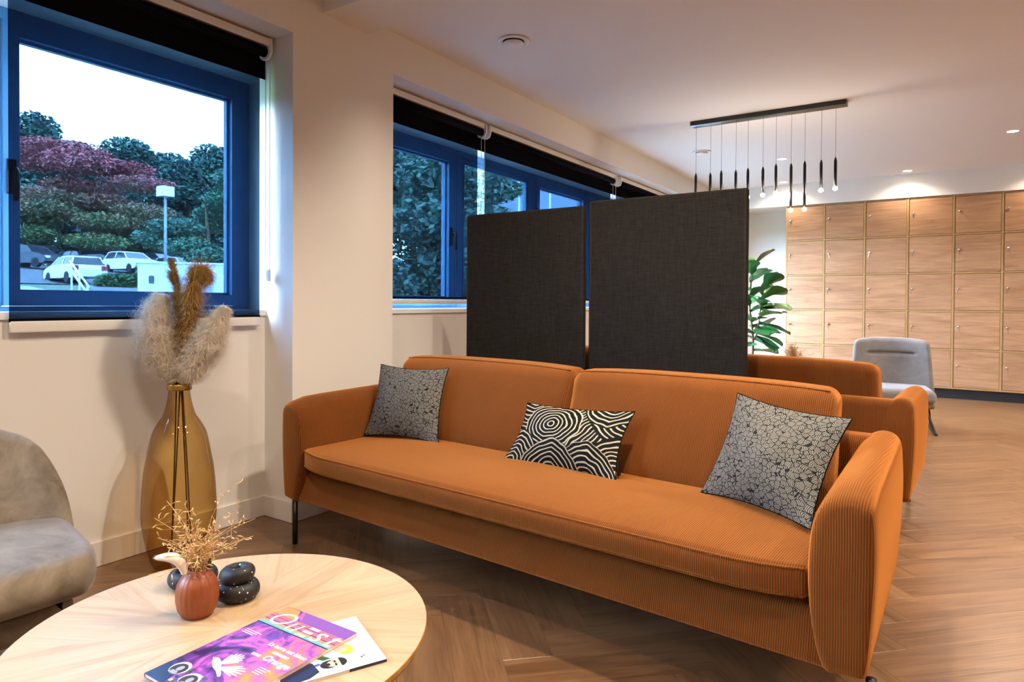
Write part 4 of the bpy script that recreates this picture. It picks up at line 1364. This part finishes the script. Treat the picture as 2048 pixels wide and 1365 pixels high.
# far grey lounge chair on a black sled base
def far_chair():
    root = empty('lounge_chair', (-0.40, 7.05, 0), radians(8))
    tag(root, 'pale grey quilted lounge chair on a thin black sled base before the lockers', 'chair')
    def backf(x, y, z, u, v, w):
        xx = x * (1 + 0.05 * -w)
        zz = z - 0.03 * abs(u) ** 3 * max(0, w)
        yy = y + 0.10 * (w + 1) / 2 - 0.09 * u * u + (0.034 * math.exp(-((z - 0.115) / 0.012) ** 2) * (1 if abs(u) < 0.62 else 0) if v < 0 else 0)
        return xx, yy, zz
    rbox(0.66, 0.10, 0.52, 0.045, 5, 24, 1, 40, fn=backf, c=(0, 0.20, 0.56)).build('backrest', M['velvetg'], root, True)
    def seatf(x, y, z, u, v, w):
        return x, y, z + (0.015 * (1 - u * u) * (1 - v * v) if w > 0 else 0)
    rbox(0.62, 0.56, 0.12, 0.05, 5, 6, 6, 2, fn=seatf, c=(0, -0.05, 0.325)).build('seat', M['velvetg'], root, True)
    rbox(0.60, 0.52, 0.05, 0.02, 3, c=(0, -0.03, 0.25)).build('seat_shell', M['velvet'], root, True)
    for s in (-1, 1):
        pts = [(s * 0.22, 0.16, 0.29), (s * 0.30, 0.20, 0.22), (s * 0.33, 0.24, 0.03), (s * 0.32, 0.22, 0.011), (s * 0.31, -0.26, 0.011), (s * 0.30, -0.28, 0.03), (s * 0.22, -0.20, 0.27)]
        MB().tube(spline(pts, 4), 0.010, 10).build('sled_leg', M['black'], root, True)
    MB().box(0.085, 0.105, 0.135, 0.142, 0.46, 0.48).build('button', M['velvet'], root)
far_chair()

# far coffee table with its own dried bouquet (mostly hidden by the second sofa)
round_table((-1.02, 5.9), 'round pale oak coffee table hidden beyond the second sofa under the hanging lamp', 0.43, 0.7)
rib_vase((-1.05, 5.86, TZ), 'ribbed terracotta vase on the table beyond the second sofa', 1.3)
dried_bunch((-1.05, 5.86, TZ + 0.146), 'bunch of golden dried flowers showing over the second sofa back', 220, 0.075, 0.25, 21, [(0.12, 0.03, 0.21), (0.16, 0.02, 0.17), (-0.05, 0, 0.25), (0.02, 0, 0.26)])
bunny_tail((-1.05, 5.86, TZ + 0.146), [([rv(-0.05, 0.09), rv(-0.075, 0.115), rv(-0.10, 0.118), rv(-0.13, 0.11)], 0.016)], 'creamy bunny tail seed head beside the golden dried flowers over the second sofa')
gv = MB().lathe([(0.03, 0.003), (0.036, 0.0), (0.038, 0.12), (0.03, 0.17), (0.028, 0.30), (0.034, 0.305)], 24, cap1=False).build('clear_glass_carafe', M['glass'], None, True)
gv.location = (-1.24, 5.80, TZ)
tag(gv, 'clear glass carafe beside the dried flowers beyond the second sofa', 'carafe')

# ------------------------------------------------------------------ fiddle-leaf fig
def fig():
    bx, by = -1.98, 8.35
    root = empty('potted_fig_plant', (bx, by, 0))
    tag(root, 'fiddle leaf fig plant with big glossy leaves standing beside the lockers', 'plant')
    MB().lathe([(0.14, 0.0), (0.17, 0.02), (0.2, 0.34), (0.205, 0.37), (0.185, 0.37), (0.18, 0.33), (0.02, 0.33)], 40).build('pot', M['whiteplastic'], root, True)
    trunk = spline([(0, 0, 0.3), (0.02, 0.01, 0.7), (-0.02, 0, 1.1), (0.0, 0.02, 1.62)], 6)
    MB().tube(trunk, [0.016 - 0.0005 * i for i in range(len(trunk))], 8).build('trunk', M['stem'], root, True)
    br = spline([(0.0, 0.0, 0.62), (0.07, 0.02, 0.80), (0.10, 0.02, 1.05), (0.13, 0.02, 1.28)], 6)
    MB().tube(br, 0.007, 8).build('branch', M['stem'], root, True)
    t = NT('fig_leaf')
    so = t.n('ShaderNodeSeparateXYZ'); t.l(t.coord('UV'), so.inputs[0])
    vein = t.math('GREATER_THAN', t.math('ABSOLUTE', t.math('SINE', t.math('ADD', t.math('MULTIPLY', so.outputs[1], 26.0), t.math('MULTIPLY', t.math('ABSOLUTE', so.outputs[0]), 9.0)))), 0.97)
    mid = t.math('LESS_THAN', t.math('ABSOLUTE', so.outputs[0]), 0.035)
    oi = t.n('ShaderNodeObjectInfo')
    c = t.ramp(oi.outputs['Random'], [(0.0, (0.012, 0.075, 0.022)), (0.6, (0.03, 0.14, 0.03)), (1.0, (0.09, 0.16, 0.012))])
    t.base(t.mix(t.math('MULTIPLY', t.math('MAXIMUM', vein, mid), 0.35), c, (0.16, 0.30, 0.10)))
    t.set(Roughness=0.35)
    M['leaf'] = t.m
    # fiddle-shaped blade, length 1 along y
    prof = [(0, 0.03), (0.08, 0.10), (0.2, 0.20), (0.38, 0.235), (0.55, 0.34), (0.72, 0.42), (0.86, 0.38), (0.95, 0.22), (1.0, 0.02)]
    vs, fs, uv = [], [], []
    P = spline([(a, b, 0) for a, b in prof], 2)
    for i, p in enumerate(P):
        for j in range(5):
            q = (j - 2) / 2
            z = -0.22 * p.x * p.x + 0.10 * abs(q) + 0.025 * sin(9 * p.x + 2 * q) * abs(q)
            vs.append((q * p.y, p.x, z)); uv.append((q, p.x))
    for i in range(len(P) - 1):
        for j in range(4):
            a = i * 5 + j
            fs.append((a, a + 1, a + 6, a + 5))
    me = uvmesh(vs, fs, uv, 'leaf'); me.materials.append(M['leaf']); me.shade_smooth()
    rg = random.Random(12)
    def leaf(p, az, el, L, roll=0.0):
        L *= 1.22
        o = link('leaf', me, root)
        o.location = p
        o.rotation_mode = 'QUATERNION'
        d = Vector((cos(az) * cos(el), sin(az) * cos(el), sin(el)))
        q = d.to_track_quat('Y', 'Z')
        o.rotation_quaternion = q @ Matrix.Rotation(roll, 4, 'Y').to_quaternion()
        o.scale = (L, L, L)
    for i in range(17):
        z = 1.60 - i * 0.06
        k = min(len(trunk) - 1, int((z - 0.3) / 1.32 * (len(trunk) - 1)))
        leaf(trunk[k], i * 2.4, 0.9 - i * 0.05, rg.uniform(0.24, 0.32), rg.uniform(-0.3, 0.3))
    for (z, az, el, L) in ((1.28, 0.5, 1.1, .24), (1.28, -0.4, 0.9, .26), (1.22, 1.4, 0.7, .22), (1.2, 0.0, 0.55, .26), (1.1, -1.4, 0.5, .27), (1.08, 0.3, 0.25, .29), (1.02, -0.6, 0.35, .30),
                          (0.95, 0.1, -0.1, .30), (0.9, -1.0, -0.05, .28), (0.84, 0.45, -0.25, .27), (0.8, -0.5, -0.3, .27), (0.74, 0.1, -0.35, .26)):
        k = min(len(br) - 1, max(0, int((z - 0.62) / 0.66 * (len(br) - 1))))
        leaf(br[k], az, el, L, rg.uniform(-0.5, 0.5))
fig()

# ------------------------------------------------------------------ outside
lawn_m = leafmat('lawn_grass', [(0.3, (0.025, 0.050, 0.018)), (0.7, (0.05, 0.092, 0.03))], 3.0)
asph = plain('asphalt', (0.085, 0.09, 0.095), 0.9, var=0.15, scale=3)
pave = plain('pale_paving', (0.27, 0.275, 0.28), 0.8, var=0.08, scale=2)
def gz(x):       # the ground climbs away from the building
    return float(np.interp(-x, [0, 5, 12, 19.8, 30, 39.7, 46.4, 55, 80, 200], [-0.06, -0.06, 0.7, 1.22, 1.65, 1.95, 2.88, 3.6, 4.4, 6.0]))
def sheet(name, mat, xs, y0, y1, dz, kind='structure'):
    vs, fs = [], []
    f = lambda q, x: q(x) if callable(q) else q
    for x in xs: vs += [(x, f(y0, x), gz(x) + dz), (x, f(y1, x), gz(x) + dz)]
    for i in range(len(xs) - 1): fs.append((2 * i, 2 * i + 1, 2 * i + 3, 2 * i + 2))
    me = bpy.data.meshes.new(name); me.from_pydata(vs, [], fs)
    bm = bmesh.new(); bm.from_mesh(me); bmesh.ops.recalc_face_normals(bm, faces=bm.faces)
    if sum(f.normal.z for f in bm.faces) < 0: bmesh.ops.reverse_faces(bm, faces=bm.faces)
    bm.to_mesh(me); bm.free()
    o = link(name, me, None, mat); o['kind'] = kind
    return o
sheet('ground', lawn_m, [-3.4, -5, -12, -19.8, -30, -39.7, -46.4, -55, -80, -130], -40, 120, 0.0)
sheet('road_car_park', asph, [-36.5, -39.7, -46.4, -55, -66], -20, 60, 0.05)
sheet('path_added_terrace', plain('added_terrace_grey', (0.13, 0.13, 0.125), 0.9), [-3.4, -5, -9, -12], 2.0, 34, 0.015)  # unseen grey strip, added to keep green lawn bounce off the ceiling
sheet('path', pave, [-3.5, -5, -12, -16, -19.8, -23, -26, -28.5, -29.5], 2.0, lambda x: 8.4 + 0.26 * (-19.8 - x) - (1.2 if x < -29 else 0), 0.03)
sheet('road_drive', asph, [-12, -19.8, -30, -36.5], lambda x: 9.0 + 0.42 * (-19.8 - x), lambda x: 11.6 + 0.42 * (-19.8 - x), 0.03)

def place(px, d, z=None):
    # ground point under a bearing (degrees from the +Y axis towards -X) at depth d
    r = R_ * ((px - 1024) / 1320) + F_
    x, y = r.x * d, r.y * d
    return (x, y, gz(x) if z is None else z)

def foliage(blobs, n, size, seed, flat_=0.5):
    rg = np.random.default_rng(seed)
    vol = np.array([b[3] * b[4] * b[5] for b in blobs]); vol = vol ** 0.67; vol /= vol.sum()
    pick = rg.choice(len(blobs), n, p=vol)
    B = np.array(blobs)[pick]
    d = rg.normal(size=(n, 3)); d /= np.linalg.norm(d, axis=1, keepdims=True)
    r = (rg.random((n, 1)) ** 0.35)
    c = B[:, :3] + d * r * B[:, 3:6]
    a = rg.normal(size=(n, 3)); a[:, 2] *= flat_; a /= np.linalg.norm(a, axis=1, keepdims=True)
    b = rg.normal(size=(n, 3)); b[:, 2] *= flat_
    b -= a * (a * b).sum(1, keepdims=True); b /= np.linalg.norm(b, axis=1, keepdims=True)
    s = size * rg.uniform(0.5, 1.3, (n, 1))
    V = np.empty((n, 4, 3))
    V[:, 0] = c - a * s; V[:, 1] = c + b * s * 0.55; V[:, 2] = c + a * s; V[:, 3] = c - b * s * 0.55
    me = bpy.data.meshes.new('crown')
    me.from_pydata(V.reshape(-1, 3).tolist(), [], np.arange(4 * n).reshape(n, 4).tolist())
    return me

def tree(px, d, h, blobs, n, size, mat, label, seed, trunk_r=0.25, group=None, name='tree', zbase=None):
    b = place(px, d, zbase)
    root = empty(name, b)
    tag(root, label, 'tree', group)
    MB().tube([(0, 0, -0.2), (0.1, 0.1, h * 0.35), (0, 0, h * 0.7)], [trunk_r, trunk_r * 0.7, trunk_r * 0.3], 8).build('trunk', M['stem'], root, True)
    o = link('crown', foliage(blobs, n, size, seed), root, mat)
    o['kind'] = 'stuff'
    return root
dark = leafmat('dark_foliage', [(0.3, (0.018, 0.055, 0.048)), (0.55, (0.045, 0.115, 0.085)), (0.75, (0.085, 0.18, 0.11))], 0.5)
midg = leafmat('mid_foliage', [(0.3, (0.025, 0.085, 0.055)), (0.6, (0.07, 0.18, 0.10)), (0.8, (0.11, 0.24, 0.12))], 0.6)
red = leafmat('maple_foliage', [(0.3, (0.05, 0.09, 0.03)), (0.55, (0.13, 0.19, 0.06)), (0.75, (0.25, 0.24, 0.09))], 0.55, grad=([(0.3, (0.17, 0.035, 0.04)), (0.6, (0.40, 0.085, 0.085)), (0.8, (0.50, 0.16, 0.14))], 0, 0.20, 1.7, 1.32))
rb = []
rgb = random.Random(4)
for i in range(46):
    a, q = rgb.uniform(0, 2 * pi), sqrt(rgb.random())
    zz = rgb.uniform(0, 1)
    rad = 8.6 * (1 - 0.75 * zz ** 1.6)
    rb.append((rad * q * cos(a), rad * q * sin(a), 1.9 + zz * 7.6 + 0.3 * sin(a * 3), 2.4, 2.4, 0.6))
tree(165, 53, 9.5, rb, 70000, 0.15, red, 'broad maple turning red, in front of the dark wood beyond the car park', 31, 0.35, name='red_maple_tree')
specs = [(65, 68, 15.8, 4.4), (165, 74, 14.6, 4.8), (250, 68, 13.9, 4.8), (322, 74, 14.0, 4.6), (378, 68, 12.0, 4.2), (442, 74, 14.8, 4.4), (510, 68, 13.4, 4.8), (-20, 74, 16, 5)]
tl = ['tallest dark green tree of the wood, above the red maple near the window handle',
      'dark green tree of the wood rising just over the top of the red maple',
      'dark green tree of the wood between the red maple and the lamp post',
      'dark green tree of the wood directly behind the lamp post head',
      'lowest dark green tree of the wood, just beyond the lamp post',
      'dark green tree of the wood at the window edge beside the pillar',
      'dark green tree of the wood hidden by the pillar beside the car park window',
      'dark green tree of the wood cut off by the window frame with the handle']
for i, (px, d, h, w) in enumerate(specs):
    bl = []
    for k in range(13):
        zz = (k + 0.5) / 13
        a = rgb.uniform(0, 2 * pi)
        rr = w * (0.9 - 0.6 * max(0, zz - 0.35)) * rgb.uniform(0.2, 0.75)
        bl.append((rr * cos(a), rr * sin(a), 0.8 + zz * (h - 2.2), w * 0.52, w * 0.52, h * 0.11))
    tree(px, d, h, bl, 22000, 0.24, dark, tl[i], 50 + i, 0.3, 'trees of the wood behind the car park')
bl = [(rgb.uniform(-2.4, 2.4), rgb.uniform(-2, 2), 0.6 + k * 0.62, 1.7, 1.7, 0.6) for k in range(11)]
tree(412, 42, 7.4, bl, 20000, 0.13, midg, 'fresh green tree nearest the window edge beyond the lamp post', 71, 0.2, name='green_tree')
bl = [(rgb.uniform(-2.0, 2.0), rgb.uniform(-1.6, 1.6), 0.2 + k * 0.42, 1.3, 1.3, 0.55) for k in range(14)]
tree(838, 15, 6.2, bl, 50000, 0.085, dark, 'dense dark shrub filling the window beside the white pillar', 81, 0.12, name='large_shrub')
bl = [(rgb.uniform(-2.2, 2.2), rgb.uniform(-2.2, 2.2), 0.2 + k * 0.5, 2.0, 2.0, 0.7) for k in range(15)]
tree(838, 21, 8.5, bl, 36000, 0.12, midg, 'lighter green shrub behind the dense one outside the long window', 82, 0.12, name='large_shrub')

# lamp post
lp = place(331, 33.5)
root = empty('street_lamp', lp)
tag(root, 'grey car park lamp post with a square white head', 'street lamp')
zt_ = 6.62 - lp[2]
MB().tube([(0, 0, -0.1), (0, 0, zt_)], [0.08, 0.06], 10).build('pole', plain('galvanised', (0.25, 0.27, 0.29), 0.5), root, True)
MB().box(-0.3, 0.3, -0.3, 0.3, zt_ - 0.25, zt_ + 0.25).build('lamp_head', plain('lamp_head_white', (0.8, 0.82, 0.84), 0.4), root)

# low white outbuilding, hedge, handrail
wb = place(372, 15.5)
root = empty('white_outbuilding', (wb[0] - 0.4, wb[1] + 0.35, 0.66), radians(57))
tag(root, 'low white flat roofed outbuilding below the car park, behind the pampas plumes', 'building')
ow = plain('render_white', (0.80, 0.82, 0.84), 0.8)
MB().box(-1.02, 1.6, -1.0, 1.2, 0, 1.30).build('wall', ow, root)
MB().box(-1.05, 1.65, -1.04, 1.25, 1.30, 1.34).build('roof_edge', ow, root)
MB().box(-0.80, -0.70, -1.02, -1.0, 0.85, 1.02).build('vent_grille', asph, root)
MB().box(0.15, 0.50, -1.02, -1.0, 0.3, 1.16).build('door', plain('grey_door', (0.35, 0.4, 0.45), 0.5), root)
hb = place(250, 29)
root = empty('clipped_hedge', hb, radians(60))
tag(root, 'low clipped green hedge between the drive and the parked cars', 'hedge')
bl = [(-0.7 + 0.5 * k, rgb.uniform(-.15, .15), 0.25, 0.5, 0.5, 0.38) for k in range(4)]
o = link('leaves', foliage(bl, 4000, 0.09, 91), root, leafmat('hedge_leaf', [(0.3, (0.02, 0.07, 0.02)), (0.7, (0.07, 0.17, 0.05))], 2.0))
o['kind'] = 'stuff'
root = empty('handrail', place(185, 23), radians(30))
tag(root, 'white sloping handrail beside the steps down from the car park', 'railing')
hm = plain('rail_white', (0.8, 0.82, 0.85), 0.5)
for k in range(2):
    MB().tube([(0.3 + 0.0 * k, -0.55, 0.10 - 0.28 * k), (-0.9, 0.1, 1.05 - 0.28 * k)], 0.035, 8).build('rail', hm, root, True)
for f in (0.1, 0.5, 0.9):
    x, y, z = 0.3 - 1.2 * f, -0.55 + 0.65 * f, 0.10 + 0.95 * f
    MB().tube([(x, y, -0.5), (x, y, z)], 0.03, 8).build('post', hm, root, True)

# parked cars
glass_dark = plain('car_glass', (0.02, 0.025, 0.03), 0.1)
tyre = plain('tyre', (0.01, 0.01, 0.01), 0.8)
tail = plain('tail_light', (0.35, 0.01, 0.02), 0.3)
headl = plain('head_light', (0.7, 0.72, 0.75), 0.2)
def car(px, d, heading, paint, label, estate=False, dz=0.05):
    b = place(px, d)
    root = empty('car', (b[0], b[1], b[2] + dz), radians(heading))
    tag(root, label, 'car')
    L, Wd = 4.1, 1.7
    side = [(-2.05, .35), (-2.05, .75), (-1.98, .95), (-1.85 if estate else -1.7, 1.0), (1.0, .98), (1.75, .82), (2.0, .68), (2.05, .40), (1.9, .28), (-1.9, .28)]
    top = [(-1.93, .97), (-1.72, 1.42), (-1.2, 1.48), (-0.1, 1.46), (0.35, 1.38), (1.0, .97)] if estate else [(-1.9, .97), (-1.55, 1.36), (-1.1, 1.44), (-0.1, 1.43), (0.3, 1.36), (0.95, .97)]
    def ext(pts, w0, w1, zlo, zhi):
        n = len(pts); vs = []
        for s in (-1, 1):
            for x, z in pts:
                t = (z - zlo) / max(1e-6, zhi - zlo)
                vs.append((x, s * (w0 + (w1 - w0) * t) / 2, z))
        fs = [tuple(range(n)), tuple(reversed(range(n, 2 * n)))] + [(i, n + i, n + (i + 1) % n, (i + 1) % n) for i in range(n)]
        return MB().add(vs, fs)
    ext(side, Wd, Wd - 0.08, .28, 1.0).build('body', paint, root, False, True)
    ext(top, Wd - 0.12, Wd - 0.5, .97, 1.48).build('cabin', glass_dark, root, False, True)
    rf = [(x, z + 0.015) for x, z in top[1:5]]
    rf = rf + [(x, z - 0.05) for x, z in reversed(rf)]
    ext(rf, Wd - 0.40, Wd - 0.46, 1.3, 1.5).build('roof', paint, root, False, True)
    pl = MB()
    for s in (-1, 1):
        for (xa, za, xb, zb) in ((-1.82, 0.98, -1.62, 1.40), (-0.55, 0.98, -0.5, 1.44), (0.95, 0.98, 0.32, 1.38)):
            pl.tube([(xa, s * (Wd - 0.14) / 2, za), (xb, s * (Wd - 0.46) / 2, zb)], 0.04, 6)
    pl.build('pillars', paint, root)
    for x in (-1.3, 1.3):
        for s in (-1, 1):
            w = MB().lathe([(0.1, -0.11), (0.30, -0.11), (0.31, -0.08), (0.31, 0.08), (0.30, 0.11), (0.1, 0.11)], 18)
            w.v = [(a + x, c + s * 0.76, bb + 0.30) for a, bb, c in w.v]
            w.build('wheel', tyre, root, False, True)
    for s in (-1, 1):
        MB().box(-2.08, -1.98, s * 0.68 - 0.13, s * 0.68 + 0.13, 0.68, 0.92).build('tail_light', tail, root)
        MB().box(1.86, 2.04, s * 0.6 - 0.16, s * 0.6 + 0.16, 0.60, 0.74).build('head_light', headl, root)
    MB().box(-2.09, -2.05, -0.26, 0.26, 0.50, 0.60).build('number_plate', headl, root)
pw = plain('paint_white', (0.78, 0.80, 0.84), 0.25)
ps = plain('paint_silver', (0.45, 0.48, 0.52), 0.25)
pk = plain('paint_dark', (0.02, 0.025, 0.035), 0.25)
pg = plain('paint_graphite', (0.07, 0.08, 0.10), 0.25)
car(150, 36, 176, pw, 'white hatchback seen from behind, parked by the white handrail')
car(62, 42, 20, pk, 'dark car parked under the red maple at the window edge', True)
car(262, 45, 2, pw, 'white estate car facing the building, parked beyond the hedge', True)
car(207, 52, 5, pg, 'graphite car parked between the white hatchback and the white estate car')
car(318, 52, 10, pk, 'dark car whose roof shows beside the lamp post')
car(362, 46, 5, ps, 'silver car whose roof shows over the white outbuilding, nearer the lamp post')
car(432, 46.5, 5, ps, 'silver car whose roof shows at the far corner of the white outbuilding')
car(165, 58, 5, pk, 'black car parked deep under the red maple behind the white hatchback')

# neighbouring office wing beyond the long window
ob_ = empty('office_building', (-24.0, 33.0, gz(-24)), radians(35))
tag(ob_, 'blue grey office wing with pale floor bands outside the long window', 'building')
clad = plain('cladding_blue_grey', (0.20, 0.27, 0.36), 0.4, var=0.05, scale=1)
band = plain('floor_band', (0.55, 0.60, 0.66), 0.5)
MB().box(-3.4, 14, 0, 10, 0, 10).build('wall', clad, ob_)
for k in range(4):
    MB().box(-3.5, 14.1, -0.12, 0.0, 1.6 + 2.9 * k, 1.85 + 2.9 * k).build('floor_band', band, ob_)
for k in range(9):
    MB().box(-3.4 + 1.9 * k, -3.3 + 1.9 * k, -0.08, 0.0, 0, 10).build('mullion', band, ob_)
for r in range(3):
    for k in range(9):
        MB().box(-3.2 + 1.9 * k, -1.6 + 1.9 * k, -0.04, 0.01, 2.3 + 2.9 * r, 4.2 + 2.9 * r).build('window', plain('office_glass', (0.10, 0.15, 0.22), 0.15) if (r, k) == (0, 0) else bpy.data.materials['office_glass'], ob_)
